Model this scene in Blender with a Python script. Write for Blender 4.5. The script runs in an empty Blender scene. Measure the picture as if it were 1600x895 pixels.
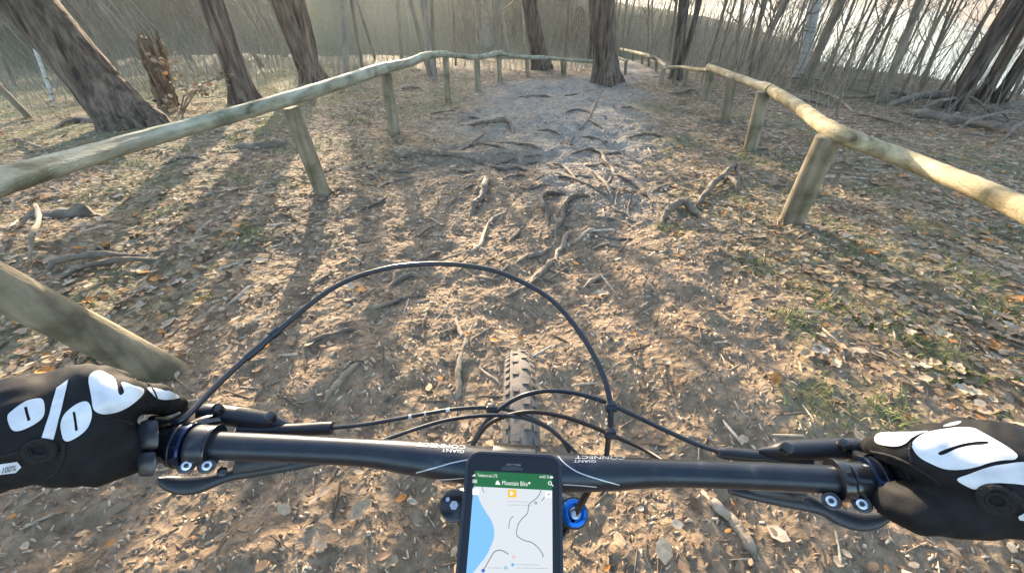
import bpy, bmesh, math, random
import numpy as np
from mathutils import Vector, Matrix, Quaternion
from mathutils.bvhtree import BVHTree
from mathutils.geometry import delaunay_2d_cdt

R = math.radians
random.seed(7)
rng = np.random.default_rng(11)
scene = bpy.context.scene
COL = scene.collection

# ------------------------------------------------------------------ camera, light, exposure
F = 620.0                       # focal length in photo pixels (photo 1600 x 895)
PITCH = R(36.0)
CAM = Vector((0, 0, 1.32))
cam_d = bpy.data.cameras.new('camera')
cam_d.sensor_width = 36.0
cam_d.lens = 36.0 * F / 1600.0
cam_d.clip_start = 0.01
cam_d.clip_end = 4000
cam = bpy.data.objects.new('camera', cam_d)
COL.objects.link(cam)
cam.location = CAM
cam.rotation_euler = (R(90) - PITCH, 0, 0)
scene.camera = cam

SUN_EL, SUN_AZ = R(14.0), R(-17.0)          # azimuth from +Y towards +X
world = bpy.data.worlds.new('World')
scene.world = world
world.use_nodes = True
wn = world.node_tree
bg = wn.nodes['Background']
sky = wn.nodes.new('ShaderNodeTexSky')
sky.sky_type = 'NISHITA'
sky.sun_disc = False
sky.sun_elevation = SUN_EL
sky.sun_rotation = SUN_AZ
sky.air_density = 1.0
sky.dust_density = 2.0
sky.ozone_density = 1.0
wn.links.new(sky.outputs[0], bg.inputs[0])
bg.inputs[1].default_value = 0.15
sun_dir = Vector((math.sin(SUN_AZ) * math.cos(SUN_EL), math.cos(SUN_AZ) * math.cos(SUN_EL), math.sin(SUN_EL)))
sun_d = bpy.data.lights.new('sun', 'SUN')
sun_d.energy = 3.5
sun_d.angle = R(0.5)
sun_d.color = (1.0, 0.80, 0.57)
sun = bpy.data.objects.new('sun', sun_d)
COL.objects.link(sun)
sun.rotation_mode = 'QUATERNION'
sun.rotation_quaternion = sun_dir.to_track_quat('Z', 'Y')
sun.location = (0, 0, 30)
scene.view_settings.view_transform = 'Standard'
scene.view_settings.look = 'None'
scene.view_settings.gamma = 1.0
scene.view_settings.exposure = 2.42
scene.cycles.max_bounces = 6
scene.cycles.use_denoising = True

# ------------------------------------------------------------------ pixel to place
CP, SP = math.cos(PITCH), math.sin(PITCH)
def ray(px, py):
    dx, u = (px - 800.0) / F, (447.5 - py) / F
    return Vector((dx, CP + SP * u, -SP + CP * u))
def at_d(px, py, d):
    return CAM + ray(px, py) * d
def at_h(px, py, h):
    r = ray(px, py)
    return CAM + r * ((h - CAM.z) / r.z)
def at_y(px, py, Y):
    r = ray(px, py)
    return CAM + r * (Y / r.y)

# ------------------------------------------------------------------ noise and terrain
def _hash(ix, iy, seed):
    h = (ix * 374761393 + iy * 668265263 + seed * 974711) & 0xffffffff
    h = ((h ^ (h >> 13)) * 1274126177) & 0xffffffff
    return ((h ^ (h >> 16)) & 0xffff) / 65535.0
def vnoise(x, y, seed=0):
    x = np.asarray(x, float); y = np.asarray(y, float)
    ix = np.floor(x).astype(np.int64); iy = np.floor(y).astype(np.int64)
    fx, fy = x - ix, y - iy
    fx = fx * fx * (3 - 2 * fx); fy = fy * fy * (3 - 2 * fy)
    a = _hash(ix, iy, seed); b = _hash(ix + 1, iy, seed)
    c = _hash(ix, iy + 1, seed); d = _hash(ix + 1, iy + 1, seed)
    return (a + (b - a) * fx) * (1 - fy) + (c + (d - c) * fx) * fy
def fbm(x, y, seed=0, octv=4):
    s, a, t = 0.0, 1.0, 0.0
    for i in range(octv):
        s = s + a * vnoise(x * 2 ** i + 17.3 * i, y * 2 ** i - 9.1 * i, seed + i); t += a; a *= 0.5
    return s / t
def sstep(a, b, x):
    t = np.clip((np.asarray(x, float) - a) / (b - a), 0, 1)
    return t * t * (3 - 2 * t)
LAKE_Z = -10.0
def h_smooth(x, y):
    x = np.asarray(x, float); y = np.asarray(y, float)
    ridge = np.interp(x, [-90, -40, -12, 0, 12, 20, 25, 30, 40, 60], [9, 7, 4.5, 2.6, 0.6, -0.7, -1.6, -4.0, -9, -13])
    h = -0.035 * np.clip(y - 9.0, 0, 8)
    near_edge = 13.0 + np.clip(-x, 0, 12) * 0.5
    h = h - 3.4 * sstep(near_edge, near_edge + 9, y)
    rise = sstep(25, 45, y)
    h = h * (1 - rise) + rise * ridge
    back = sstep(52, 78, y) * sstep(2, 16, x)
    h = h * (1 - back) + back * -14.0
    back2 = sstep(52, 120, y) * (1 - sstep(-10, 6, x))
    h = h + back2 * 3
    # left side: falls a little, then a slope rises
    h = h - 0.06 * np.clip(-x - 5, 0, 14) + 0.16 * np.clip(-x - 22, 0, 40)
    # bluff towards the lake on the right
    xb = np.interp(y, [-40, 0, 7, 9, 14, 25, 45, 60], [9.0, 9.0, 8.6, 8.2, 8.0, 12, 30, 24])
    d = x - xb
    drop = np.where(y < 40, 0.62, 0.3) * np.clip(d, 0, 60) * sstep(0, 1.5, d)
    h = h - drop
    h = np.maximum(h, -14.0)
    # low step of soil held by the long root
    dip = sstep(4.25, 4.10, y) * sstep(2.2, 4.0, y) * sstep(-1.5, -1.1, x) * sstep(0.7, 0.1, x)
    h = h - 0.08 * dip
    # ditch worn on the right of the bowl
    h = h - 0.05 * np.exp(-((x - 1.15) / 0.35) ** 2 - ((y - 3.2) / 0.8) ** 2)
    return h
XL_Y = [-2, .8, 1.3, 2, 3.2, 4, 4.6, 5.5, 7, 8.5, 9.2, 9.6, 10.5, 14]
XL = [-2.4, -1.9, -1.35, -1.15, -1.0, -0.75, -0.8, -0.85, -0.7, -0.05, 1.7, 2.3, 2.6, 2.9]
XR = [2.4, 2.0, 1.6, 1.25, 1.1, 1.2, 1.5, 1.75, 2.05, 2.4, 3.0, 3.3, 3.4, 3.6]
def trail(x, y):
    n = (fbm(x * 1.3, y * 1.3, 40, 3) - 0.5) * 1.1
    xl = np.interp(y, XL_Y, XL); xr = np.interp(y, XL_Y, XR)
    m = sstep(-0.5, 0.5, x - xl + n) * sstep(-0.5, 0.5, xr - x + n)
    return m * (1 - sstep(13, 15, y))
def h_full(x, y):
    x = np.asarray(x, float); y = np.asarray(y, float)
    d = np.hypot(x, y)
    t = trail(x, y)
    near = 1 - sstep(9, 20, d)
    fg = 1 - sstep(3.2, 5.0, y)
    h = h_smooth(x, y)
    h = h + (fbm(x * 0.9, y * 0.9, 3, 3) - 0.5) * 0.16 * near
    h = h + (fbm(x * 4.0, y * 3.2, 9, 3) - 0.5) * (0.06 + 0.045 * t) * near
    h = h + np.maximum(vnoise(x * 9, y * 8, 21) - 0.52, 0) * (0.038 * t + 0.022 * (1 - t)) * near
    h = h + (vnoise(x * 23, y * 20, 25) - 0.5) * (0.011 * fg + 0.007) * near
    h = h + (vnoise(x * 44, y * 40, 28) - 0.5) * 0.005 * near
    h = h + (fbm(x * 0.2, y * 0.2, 31, 3) - 0.5) * 1.2 * sstep(14, 30, d)
    return h
def hz(x, y):
    return float(h_full(x, y))
def at_g(px, py, full=True):
    r = ray(px, py); t = 0.4; f = h_full if full else h_smooth
    ts = np.concatenate([np.linspace(0.3, 16, 1600), np.linspace(16, 160, 1500)])
    zz = CAM.z + r.z * ts
    hh = f(r.x * ts, r.y * ts)
    k = np.nonzero(zz <= hh)[0]
    i = int(k[0]) if len(k) else len(ts) - 1
    p = CAM + r * float(ts[i])
    p.z = float(f(p.x, p.y))
    return p

# ------------------------------------------------------------------ materials
MATS = {}
def node(nt, typ, **kw):
    n = nt.nodes.new(typ)
    for k, v in kw.items():
        setattr(n, k, v)
    return n
def ramp(nt, fac, stops):
    r = nt.nodes.new('ShaderNodeValToRGB')
    while len(r.color_ramp.elements) < len(stops):
        r.color_ramp.elements.new(0.5)
    for e, (p, c) in zip(r.color_ramp.elements, stops):
        e.position = p; e.color = (*c, 1)
    nt.links.new(fac, r.inputs[0])
    return r.outputs[0]
def base_mat(name):
    m = bpy.data.materials.new(name); m.use_nodes = True
    return m, m.node_tree, m.node_tree.nodes['Principled BSDF']
def mat(name, stops, scale=8, rough=0.7, bump=0.0, bscale=None, stretch=(1, 1, 1), metal=0.0, detail=5, rot=(0, 0, 0), bdist=0.01, spec=0.5, coat=0.0, grime=0.0):
    if name in MATS: return MATS[name]
    m, nt, b = base_mat(name)
    if len(stops) == 3 and not isinstance(stops[0], (tuple, list)):
        stops = [(0.3, tuple(c * 0.8 for c in stops)), (0.7, tuple(min(1, c * 1.2) for c in stops))]
    tc = node(nt, 'ShaderNodeTexCoord'); mp = node(nt, 'ShaderNodeMapping')
    mp.inputs['Scale'].default_value = stretch; mp.inputs['Rotation'].default_value = rot
    nt.links.new(tc.outputs['Object'], mp.inputs[0])
    nz = node(nt, 'ShaderNodeTexNoise'); nz.inputs['Scale'].default_value = scale; nz.inputs['Detail'].default_value = detail
    nt.links.new(mp.outputs[0], nz.inputs['Vector'])
    col = ramp(nt, nz.outputs[0], stops)
    if grime:       # stains and algae in irregular patches
        n3 = node(nt, 'ShaderNodeTexNoise'); n3.inputs['Scale'].default_value = grime; n3.inputs['Detail'].default_value = 7; n3.inputs['Roughness'].default_value = .65
        nt.links.new(tc.outputs['Object'], n3.inputs['Vector'])
        gm = node(nt, 'ShaderNodeMix', data_type='RGBA', blend_type='MULTIPLY'); gm.inputs[0].default_value = 1
        nt.links.new(col, gm.inputs[6]); nt.links.new(ramp(nt, n3.outputs[0], [(.34, (.46, .45, .38)), (.48, (.86, .86, .80)), (.62, (1.1, 1.08, 1.06))]), gm.inputs[7]); col = gm.outputs[2]
    nt.links.new(col, b.inputs['Base Color'])
    b.inputs['Roughness'].default_value = rough; b.inputs['Metallic'].default_value = metal
    b.inputs['Specular IOR Level'].default_value = spec
    b.inputs['Coat Weight'].default_value = coat
    if bump:
        n2 = node(nt, 'ShaderNodeTexNoise'); n2.inputs['Scale'].default_value = bscale or scale * 3; n2.inputs['Detail'].default_value = 4
        nt.links.new(mp.outputs[0], n2.inputs['Vector'])
        bp = node(nt, 'ShaderNodeBump'); bp.inputs['Strength'].default_value = bump; bp.inputs['Distance'].default_value = bdist
        nt.links.new(n2.outputs[0], bp.inputs['Height']); nt.links.new(bp.outputs[0], b.inputs['Normal'])
    MATS[name] = m
    return m
def emit(name, col, strength):
    m, nt, b = base_mat(name)
    b.inputs['Base Color'].default_value = (0.01, 0.01, 0.01, 1); b.inputs['Roughness'].default_value = 0.12
    b.inputs['Emission Color'].default_value = (*col, 1); b.inputs['Emission Strength'].default_value = strength
    return m
def attr_mat(name, rough=0.75, trans=0.0, nscale=60):
    m, nt, b = base_mat(name)
    a = node(nt, 'ShaderNodeAttribute', attribute_name='col')
    tc = node(nt, 'ShaderNodeTexCoord')
    nz = node(nt, 'ShaderNodeTexNoise'); nz.inputs['Scale'].default_value = nscale
    nt.links.new(tc.outputs['Object'], nz.inputs['Vector'])
    mx = node(nt, 'ShaderNodeMix', data_type='RGBA', blend_type='MULTIPLY'); mx.inputs[0].default_value = 1
    nt.links.new(a.outputs['Color'], mx.inputs[6])
    nt.links.new(ramp(nt, nz.outputs[0], [(0.3, (0.7, 0.7, 0.7)), (0.7, (1.2, 1.2, 1.2))]), mx.inputs[7])
    nt.links.new(mx.outputs[2], b.inputs['Base Color'])
    b.inputs['Roughness'].default_value = rough; b.inputs['Specular IOR Level'].default_value = 0.12
    if trans:
        t = node(nt, 'ShaderNodeBsdfTranslucent'); nt.links.new(mx.outputs[2], t.inputs[0])
        ms = node(nt, 'ShaderNodeMixShader'); ms.inputs[0].default_value = trans
        out = nt.nodes['Material Output']
        nt.links.new(b.outputs[0], ms.inputs[1]); nt.links.new(t.outputs[0], ms.inputs[2]); nt.links.new(ms.outputs[0], out.inputs[0])
    return m
def bark_mat(name, deep, plate, top, scale=13.0, stretch=(1, 1, 0.13), bump=1.0):
    m, nt, b = base_mat(name)
    tc = node(nt, 'ShaderNodeTexCoord'); mp = node(nt, 'ShaderNodeMapping'); mp.inputs['Scale'].default_value = stretch
    nt.links.new(tc.outputs['Object'], mp.inputs[0])
    nz = node(nt, 'ShaderNodeTexNoise'); nz.inputs['Scale'].default_value = 5; nz.inputs['Detail'].default_value = 6
    nt.links.new(mp.outputs[0], nz.inputs['Vector'])
    ad = node(nt, 'ShaderNodeMix', data_type='RGBA', blend_type='LINEAR_LIGHT'); ad.inputs[0].default_value = 0.10
    nt.links.new(mp.outputs[0], ad.inputs[6]); nt.links.new(nz.outputs['Color'], ad.inputs[7])
    vo = node(nt, 'ShaderNodeTexNoise'); vo.inputs['Scale'].default_value = scale; vo.inputs['Detail'].default_value = 7; vo.inputs['Distortion'].default_value = .35; vo.inputs['Roughness'].default_value = .62
    nt.links.new(mp.outputs[0], vo.inputs['Vector'])
    n2 = node(nt, 'ShaderNodeTexNoise'); n2.inputs['Scale'].default_value = 30; n2.inputs['Detail'].default_value = 6
    nt.links.new(mp.outputs[0], n2.inputs['Vector'])
    c1 = ramp(nt, vo.outputs[0], [(0.36, deep), (0.47, plate), (0.62, top)])
    mx = node(nt, 'ShaderNodeMix', data_type='RGBA', blend_type='MULTIPLY'); mx.inputs[0].default_value = 1
    nt.links.new(c1, mx.inputs[6]); nt.links.new(ramp(nt, n2.outputs[0], [(0.3, (0.6, 0.6, 0.6)), (0.7, (1.3, 1.25, 1.2))]), mx.inputs[7])
    nt.links.new(mx.outputs[2], b.inputs['Base Color']); b.inputs['Roughness'].default_value = 0.9
    b.inputs['Specular IOR Level'].default_value = 0.2
    mm = node(nt, 'ShaderNodeMath', operation='MULTIPLY_ADD'); mm.inputs[1].default_value = 0.25
    mi = node(nt, 'ShaderNodeMath', operation='MULTIPLY'); mi.inputs[1].default_value = 1.6
    nt.links.new(vo.outputs[0], mi.inputs[0])
    nt.links.new(n2.outputs[0], mm.inputs[0]); nt.links.new(mi.outputs[0], mm.inputs[2])
    bp = node(nt, 'ShaderNodeBump'); bp.inputs['Strength'].default_value = bump; bp.inputs['Distance'].default_value = 0.06
    nt.links.new(mm.outputs[0], bp.inputs['Height']); nt.links.new(bp.outputs[0], b.inputs['Normal'])
    return m

M = {}
M['pine'] = bark_mat('pine bark', (0.04, 0.032, 0.026), (0.105, 0.081, 0.063), (0.20, 0.155, 0.12))
M['darkbark'] = bark_mat('dark rough bark', (0.035, 0.028, 0.024), (0.10, 0.078, 0.062), (0.17, 0.135, 0.105), 16)
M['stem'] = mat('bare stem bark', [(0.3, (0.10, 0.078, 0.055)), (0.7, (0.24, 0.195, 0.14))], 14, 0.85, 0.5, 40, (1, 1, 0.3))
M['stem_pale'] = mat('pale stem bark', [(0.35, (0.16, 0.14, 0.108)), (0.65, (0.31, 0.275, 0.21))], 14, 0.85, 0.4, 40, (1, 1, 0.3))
M['birch'] = mat('birch bark', [(0.36, (0.06, 0.055, 0.05)), (0.45, (0.42, 0.41, 0.38)), (0.8, (0.58, 0.56, 0.52))], 5, 0.7, 0.3, 30, (0.6, 0.6, 3.0))
M['rail'] = mat('peeled weathered rail wood', [(0.25, (0.13, 0.10, 0.062)), (0.4, (0.30, 0.245, 0.15)), (0.58, (0.42, 0.35, 0.22)), (0.75, (0.54, 0.46, 0.31))], 9, 0.75, 0.9, 60, (2.4, 0.13, 2.4), detail=9, bdist=0.007, spec=.25, grime=4.5)
M['rail_grey'] = mat('grey green weathered rail wood', [(0.25, (0.10, 0.098, 0.072)), (0.4, (0.24, 0.235, 0.178)), (0.58, (0.33, 0.325, 0.25)), (0.75, (0.44, 0.42, 0.32))], 9, 0.75, 0.9, 60, (2.4, 0.13, 2.4), detail=9, bdist=0.007, spec=.25, grime=4.5)
M['post'] = mat('greenish weathered post wood', [(0.25, (0.09, 0.074, 0.05)), (0.42, (0.17, 0.14, 0.092)), (0.6, (0.25, 0.21, 0.142)), (0.8, (0.33, 0.28, 0.19))], 9, 0.85, 0.9, 60, (2.0, 2.0, 0.2), detail=8, bdist=0.005, grime=6)
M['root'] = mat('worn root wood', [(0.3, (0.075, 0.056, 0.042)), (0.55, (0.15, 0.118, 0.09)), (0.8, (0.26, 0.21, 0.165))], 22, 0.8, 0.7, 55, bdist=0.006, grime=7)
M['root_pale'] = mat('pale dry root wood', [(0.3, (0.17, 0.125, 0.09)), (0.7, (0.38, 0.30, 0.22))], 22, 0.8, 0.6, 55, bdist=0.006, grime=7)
M['log'] = mat('dead log wood', [(0.3, (0.07, 0.055, 0.042)), (0.7, (0.20, 0.165, 0.125))], 9, 0.9, 0.8, 40, bdist=0.008)
M['snag'] = bark_mat('broken dead wood', (0.05, 0.035, 0.025), (0.16, 0.115, 0.08), (0.30, 0.22, 0.15), 22, (1, 1, 0.1))
M['leaf'] = attr_mat('fallen leaves', 0.8, 0.15)
M['chip'] = attr_mat('bark chips and needles', 0.85)
M['grass'] = attr_mat('grass blades', 0.6, 0.3)
M['needles'] = mat('pine needles', (0.05, 0.085, 0.035), 3, 0.6)
M['soil'] = mat('crumbly soil', [(0.3, (0.13, 0.10, 0.078)), (0.7, (0.25, 0.20, 0.155))], 30, 0.9, 0.6, 90)
M['bar'] = mat('satin black anodised aluminium', [(.4, (0.027, 0.032, 0.041)), (.62, (0.034, 0.040, 0.050)), (.72, (0.07, 0.07, 0.07))], 55, 0.36, 0.05, 300, metal=0.6, spec=0.6, bdist=0.001)  # blue of the reflected sky mixed into the black base colour
M['gloss'] = mat('glossy black metal', (0.010, 0.011, 0.013), 40, 0.2, spec=0.7)
M['plastic'] = mat('black plastic', (0.016, 0.019, 0.026), 60, 0.42, 0.1, 300, bdist=0.001)  # base colour carries a little painted blue sky reflection
M['cable'] = mat('black cable housing', (0.012, 0.015, 0.021), 60, 0.3, spec=0.6)
M['brownhose'] = mat('brown black hose', (0.022, 0.014, 0.010), 60, 0.4)
M['rubber'] = mat('black rubber', (0.02, 0.02, 0.02), 60, 0.75, 0.3, 200, bdist=0.002)
M['tyre'] = mat('dusty tyre rubber', [(0.35, (0.085, 0.076, 0.067)), (0.65, (0.15, 0.132, 0.112))], 25, 0.9, 0.3, 120, bdist=0.003)
M['steel'] = mat('bright steel', (0.6, 0.61, 0.63), 60, 0.25, metal=1.0)
M['bluemetal'] = mat('blue anodised aluminium', (0.02, 0.18, 0.62), 60, 0.22, metal=0.75)
M['glintring'] = mat('clamp ring with painted blue glint', (0.02, 0.032, 0.075), 60, 0.2, metal=0.8)  # black ring; its blue glint is put into the base colour
M['greypaddle'] = mat('dark grey lever paddle', (0.014, 0.017, 0.024), 60, 0.3, spec=0.6)
M['silverprint'] = mat('silver print', (0.55, 0.56, 0.58), 60, 0.35, metal=0.3)
M['glove'] = mat('black glove fabric', [(0.3, (0.006, 0.006, 0.0068)), (0.7, (0.012, 0.012, 0.013))], 120, 0.7, 0.25, 700, bdist=0.0006, spec=0.22)
M['gloveprint'] = mat('white glove print', (0.60, 0.61, 0.635), 60, 0.28, 0.15, 200, bdist=0.0006)
M['glovedark'] = mat('dark rib fabric', (0.006, 0.006, 0.006), 120, 0.8, 0.4, 400)
M['sleeve'] = mat('dark jacket fabric', (0.015, 0.016, 0.02), 50, 0.8, 0.4, 120)
M['case'] = mat('dark blue black phone case', (0.012, 0.015, 0.026), 60, 0.4, spec=0.6)
M['glass'] = mat('black phone glass', (0.004, 0.004, 0.005), 5, 0.06, spec=0.6)

# ------------------------------------------------------------------ mesh building
ORIG = {}
class MB:
    def __init__(s): s.v = []; s.f = []; s.m = []
    def add(s, vs, fs, mi=0):
        o = len(s.v); s.v += [tuple(p) for p in vs]
        s.f += [tuple(i + o for i in q) for q in fs]; s.m += [mi] * len(fs)
    def tube(s, pts, rad, n=8, caps=True, jitter=None, flat=None, mi=0, twist=0.0):
        pts = [Vector(p) for p in pts]; k = len(pts)
        if not hasattr(rad, '__len__'): rad = [rad] * k
        tg = [(pts[min(i + 1, k - 1)] - pts[max(i - 1, 0)]).normalized() for i in range(k)]
        up = Vector((0, 0, 1)) if abs(tg[0].z) < 0.9 else Vector((1, 0, 0))
        if flat is not None: up = Vector(flat[0])
        a = (up - tg[0] * up.dot(tg[0])).normalized()
        vs = []
        for i in range(k):
            if flat is not None: a = Vector(flat[0])
            a = (a - tg[i] * a.dot(tg[i])).normalized(); b = tg[i].cross(a)
            for j in range(n):
                th = 2 * math.pi * j / n + twist
                r = rad[i] * (jitter(i, j) if jitter else 1.0)
                fa = flat[1] if flat is not None else 1.0
                if isinstance(fa, (list, tuple)): fa = fa[i]
                vs.append(pts[i] + a * (r * fa * math.cos(th)) + b * (r * math.sin(th)))
        fs = []
        for i in range(k - 1):
            for j in range(n):
                fs.append((i * n + j, i * n + (j + 1) % n, (i + 1) * n + (j + 1) % n, (i + 1) * n + j))
        if caps:
            fs.append(tuple(range(n))[::-1]); fs.append(tuple((k - 1) * n + j for j in range(n)))
        s.add(vs, fs, mi)
    def ball(s, c, r, n=10, sc=(1, 1, 1)):
        c = Vector(c); vs = []; fs = []
        m = n // 2 + 1
        for i in range(m + 1):
            ph = math.pi * i / m
            for j in range(n):
                th = 2 * math.pi * j / n
                vs.append(c + Vector((math.sin(ph) * math.cos(th) * sc[0], math.sin(ph) * math.sin(th) * sc[1], math.cos(ph) * sc[2])) * r)
        for i in range(m):
            for j in range(n):
                fs.append((i * n + j, (i + 1) * n + j, (i + 1) * n + (j + 1) % n, i * n + (j + 1) % n))
        s.add(vs, fs)
    def box(s, c, ax, ay, az):
        c, ax, ay, az = map(Vector, (c, ax, ay, az))
        vs = [c + ax * i + ay * j + az * k for i in (-1, 1) for j in (-1, 1) for k in (-1, 1)]
        s.add(vs, [(0, 1, 3, 2), (4, 6, 7, 5), (0, 4, 5, 1), (2, 3, 7, 6), (0, 2, 6, 4), (1, 5, 7, 3)])
    def slab(s, front, off):
        n = len(front); off = Vector(off)
        vs = [Vector(p) for p in front] + [Vector(p) + off for p in front]
        fs = [tuple(range(n)), tuple(range(n, 2 * n))[::-1]] + [(i, i + n, (i + 1) % n + n, (i + 1) % n) for i in range(n)]
        s.add(vs, fs)
    def build(s, name, m, parent=None, smooth=True, bevel=0, angle=40, origin=None):
        o0 = Vector(origin) if origin is not None else (ORIG[parent.name] if parent is not None else Vector((0, 0, 0)))
        me = bpy.data.meshes.new(name)
        me.from_pydata([tuple(Vector(p) - o0) for p in s.v], [], s.f)
        ms = m if isinstance(m, (list, tuple)) else [m]
        for q in ms: me.materials.append(q)
        if len(ms) > 1: me.polygons.foreach_set('material_index', s.m)
        return finish(name, me, parent, smooth, bevel, angle, o0)
def finish(name, me, parent=None, smooth=True, bevel=0, angle=40, o0=Vector((0, 0, 0))):
    bm = bmesh.new(); bm.from_mesh(me); bmesh.ops.recalc_face_normals(bm, faces=bm.faces[:])
    if bevel:
        es = [e for e in bm.edges if len(e.link_faces) == 2 and e.calc_face_angle(0) > R(35)]
        bmesh.ops.bevel(bm, geom=es, offset=bevel, segments=2, profile=0.5, affect='EDGES', clamp_overlap=True)
    bm.to_mesh(me); bm.free()
    if smooth:
        me.polygons.foreach_set('use_smooth', [True] * len(me.polygons))
        try: me.set_sharp_from_angle(angle=R(angle))
        except Exception: pass
    o = bpy.data.objects.new(name, me); COL.objects.link(o)
    if parent is not None: o.parent = parent
    else: o.location = o0
    ORIG[o.name] = Vector(o0)
    return o
def np_mesh(name, v, f, m, cols=None, parent=None, smooth=False):
    """v (N,3), f (M,k) arrays; cols (M,3) face colours"""
    me = bpy.data.meshes.new(name)
    k = f.shape[1]
    me.vertices.add(len(v)); me.vertices.foreach_set('co', np.ascontiguousarray(v, dtype=np.float32).ravel())
    me.loops.add(len(f) * k); me.loops.foreach_set('vertex_index', np.ascontiguousarray(f, dtype=np.int32).ravel())
    me.polygons.add(len(f)); me.polygons.foreach_set('loop_start', np.arange(0, len(f) * k, k, dtype=np.int32))
    me.polygons.foreach_set('loop_total', np.full(len(f), k, dtype=np.int32))
    me.update(calc_edges=True)
    if cols is not None:
        a = me.color_attributes.new('col', 'FLOAT_COLOR', 'CORNER')
        c4 = np.concatenate([cols, np.ones((len(cols), 1))], 1)
        a.data.foreach_set('color', np.repeat(c4, k, axis=0).astype(np.float32).ravel())
    if smooth: me.polygons.foreach_set('use_smooth', np.ones(len(f), dtype=bool))
    me.materials.append(m)
    me.validate()
    o = bpy.data.objects.new(name, me); COL.objects.link(o)
    if parent is not None: o.parent = parent
    ORIG[o.name] = Vector((0, 0, 0))
    return o
def tag(o, label, cat, group=None):
    o['label'] = label; o['category'] = cat
    if group: o['group'] = group
    return o
def empty(name, loc, label, cat, group=None):
    o = bpy.data.objects.new(name, None); COL.objects.link(o); o.location = loc
    o.empty_display_size = 0.1
    ORIG[o.name] = Vector(loc)
    return tag(o, label, cat, group)
def cr(pts, n=6):
    """Catmull-Rom through tuples of any length"""
    p = [np.array(q, float) for q in pts]; p = [2 * p[0] - p[1]] + p + [2 * p[-1] - p[-2]]
    out = []
    for i in range(1, len(p) - 2):
        for k in range(n):
            t = k / n
            out.append(0.5 * (2 * p[i] + (p[i + 1] - p[i - 1]) * t + (2 * p[i - 1] - 5 * p[i] + 4 * p[i + 1] - p[i + 2]) * t * t + (3 * p[i] - p[i - 1] - 3 * p[i + 1] + p[i + 2]) * t ** 3))
    out.append(p[-2])
    return out

# ------------------------------------------------------------------ ground
def graded(lo, hi, step, grow, ends):
    a = list(np.arange(lo, hi, step))
    s, x = step, a[-1]
    while x < ends[1]:
        s *= grow; x += s; a.append(x)
    s, x = step, a[0]; b = []
    while x > ends[0]:
        s *= grow; x -= s; b.append(x)
    return np.array(b[::-1] + a)
gx = graded(-3.2, 3.4, 0.019, 1.045, (-300, 300))
gy1 = np.arange(0.3, 5.2, 0.019)
gy = list(gy1); s = 0.019
while gy[-1] < 400:
    s *= 1.022 if gy[-1] < 14 else 1.05
    gy.append(gy[-1] + s)
b = []; s, y0 = 0.03, 0.3
while y0 > -40:
    s *= 1.12; y0 -= s; b.append(y0)
gy = np.array(b[::-1] + gy)
GX, GY = np.meshgrid(gx, gy)
GZ = h_full(GX, GY)
nx, ny = len(gx), len(gy)
gv = np.stack([GX.ravel(), GY.ravel(), GZ.ravel()], 1)
ii, jj = np.meshgrid(np.arange(nx - 1), np.arange(ny - 1))
q = (jj * nx + ii).ravel()
gf = np.stack([q, q + 1, q + nx + 1, q + nx], 1)
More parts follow.
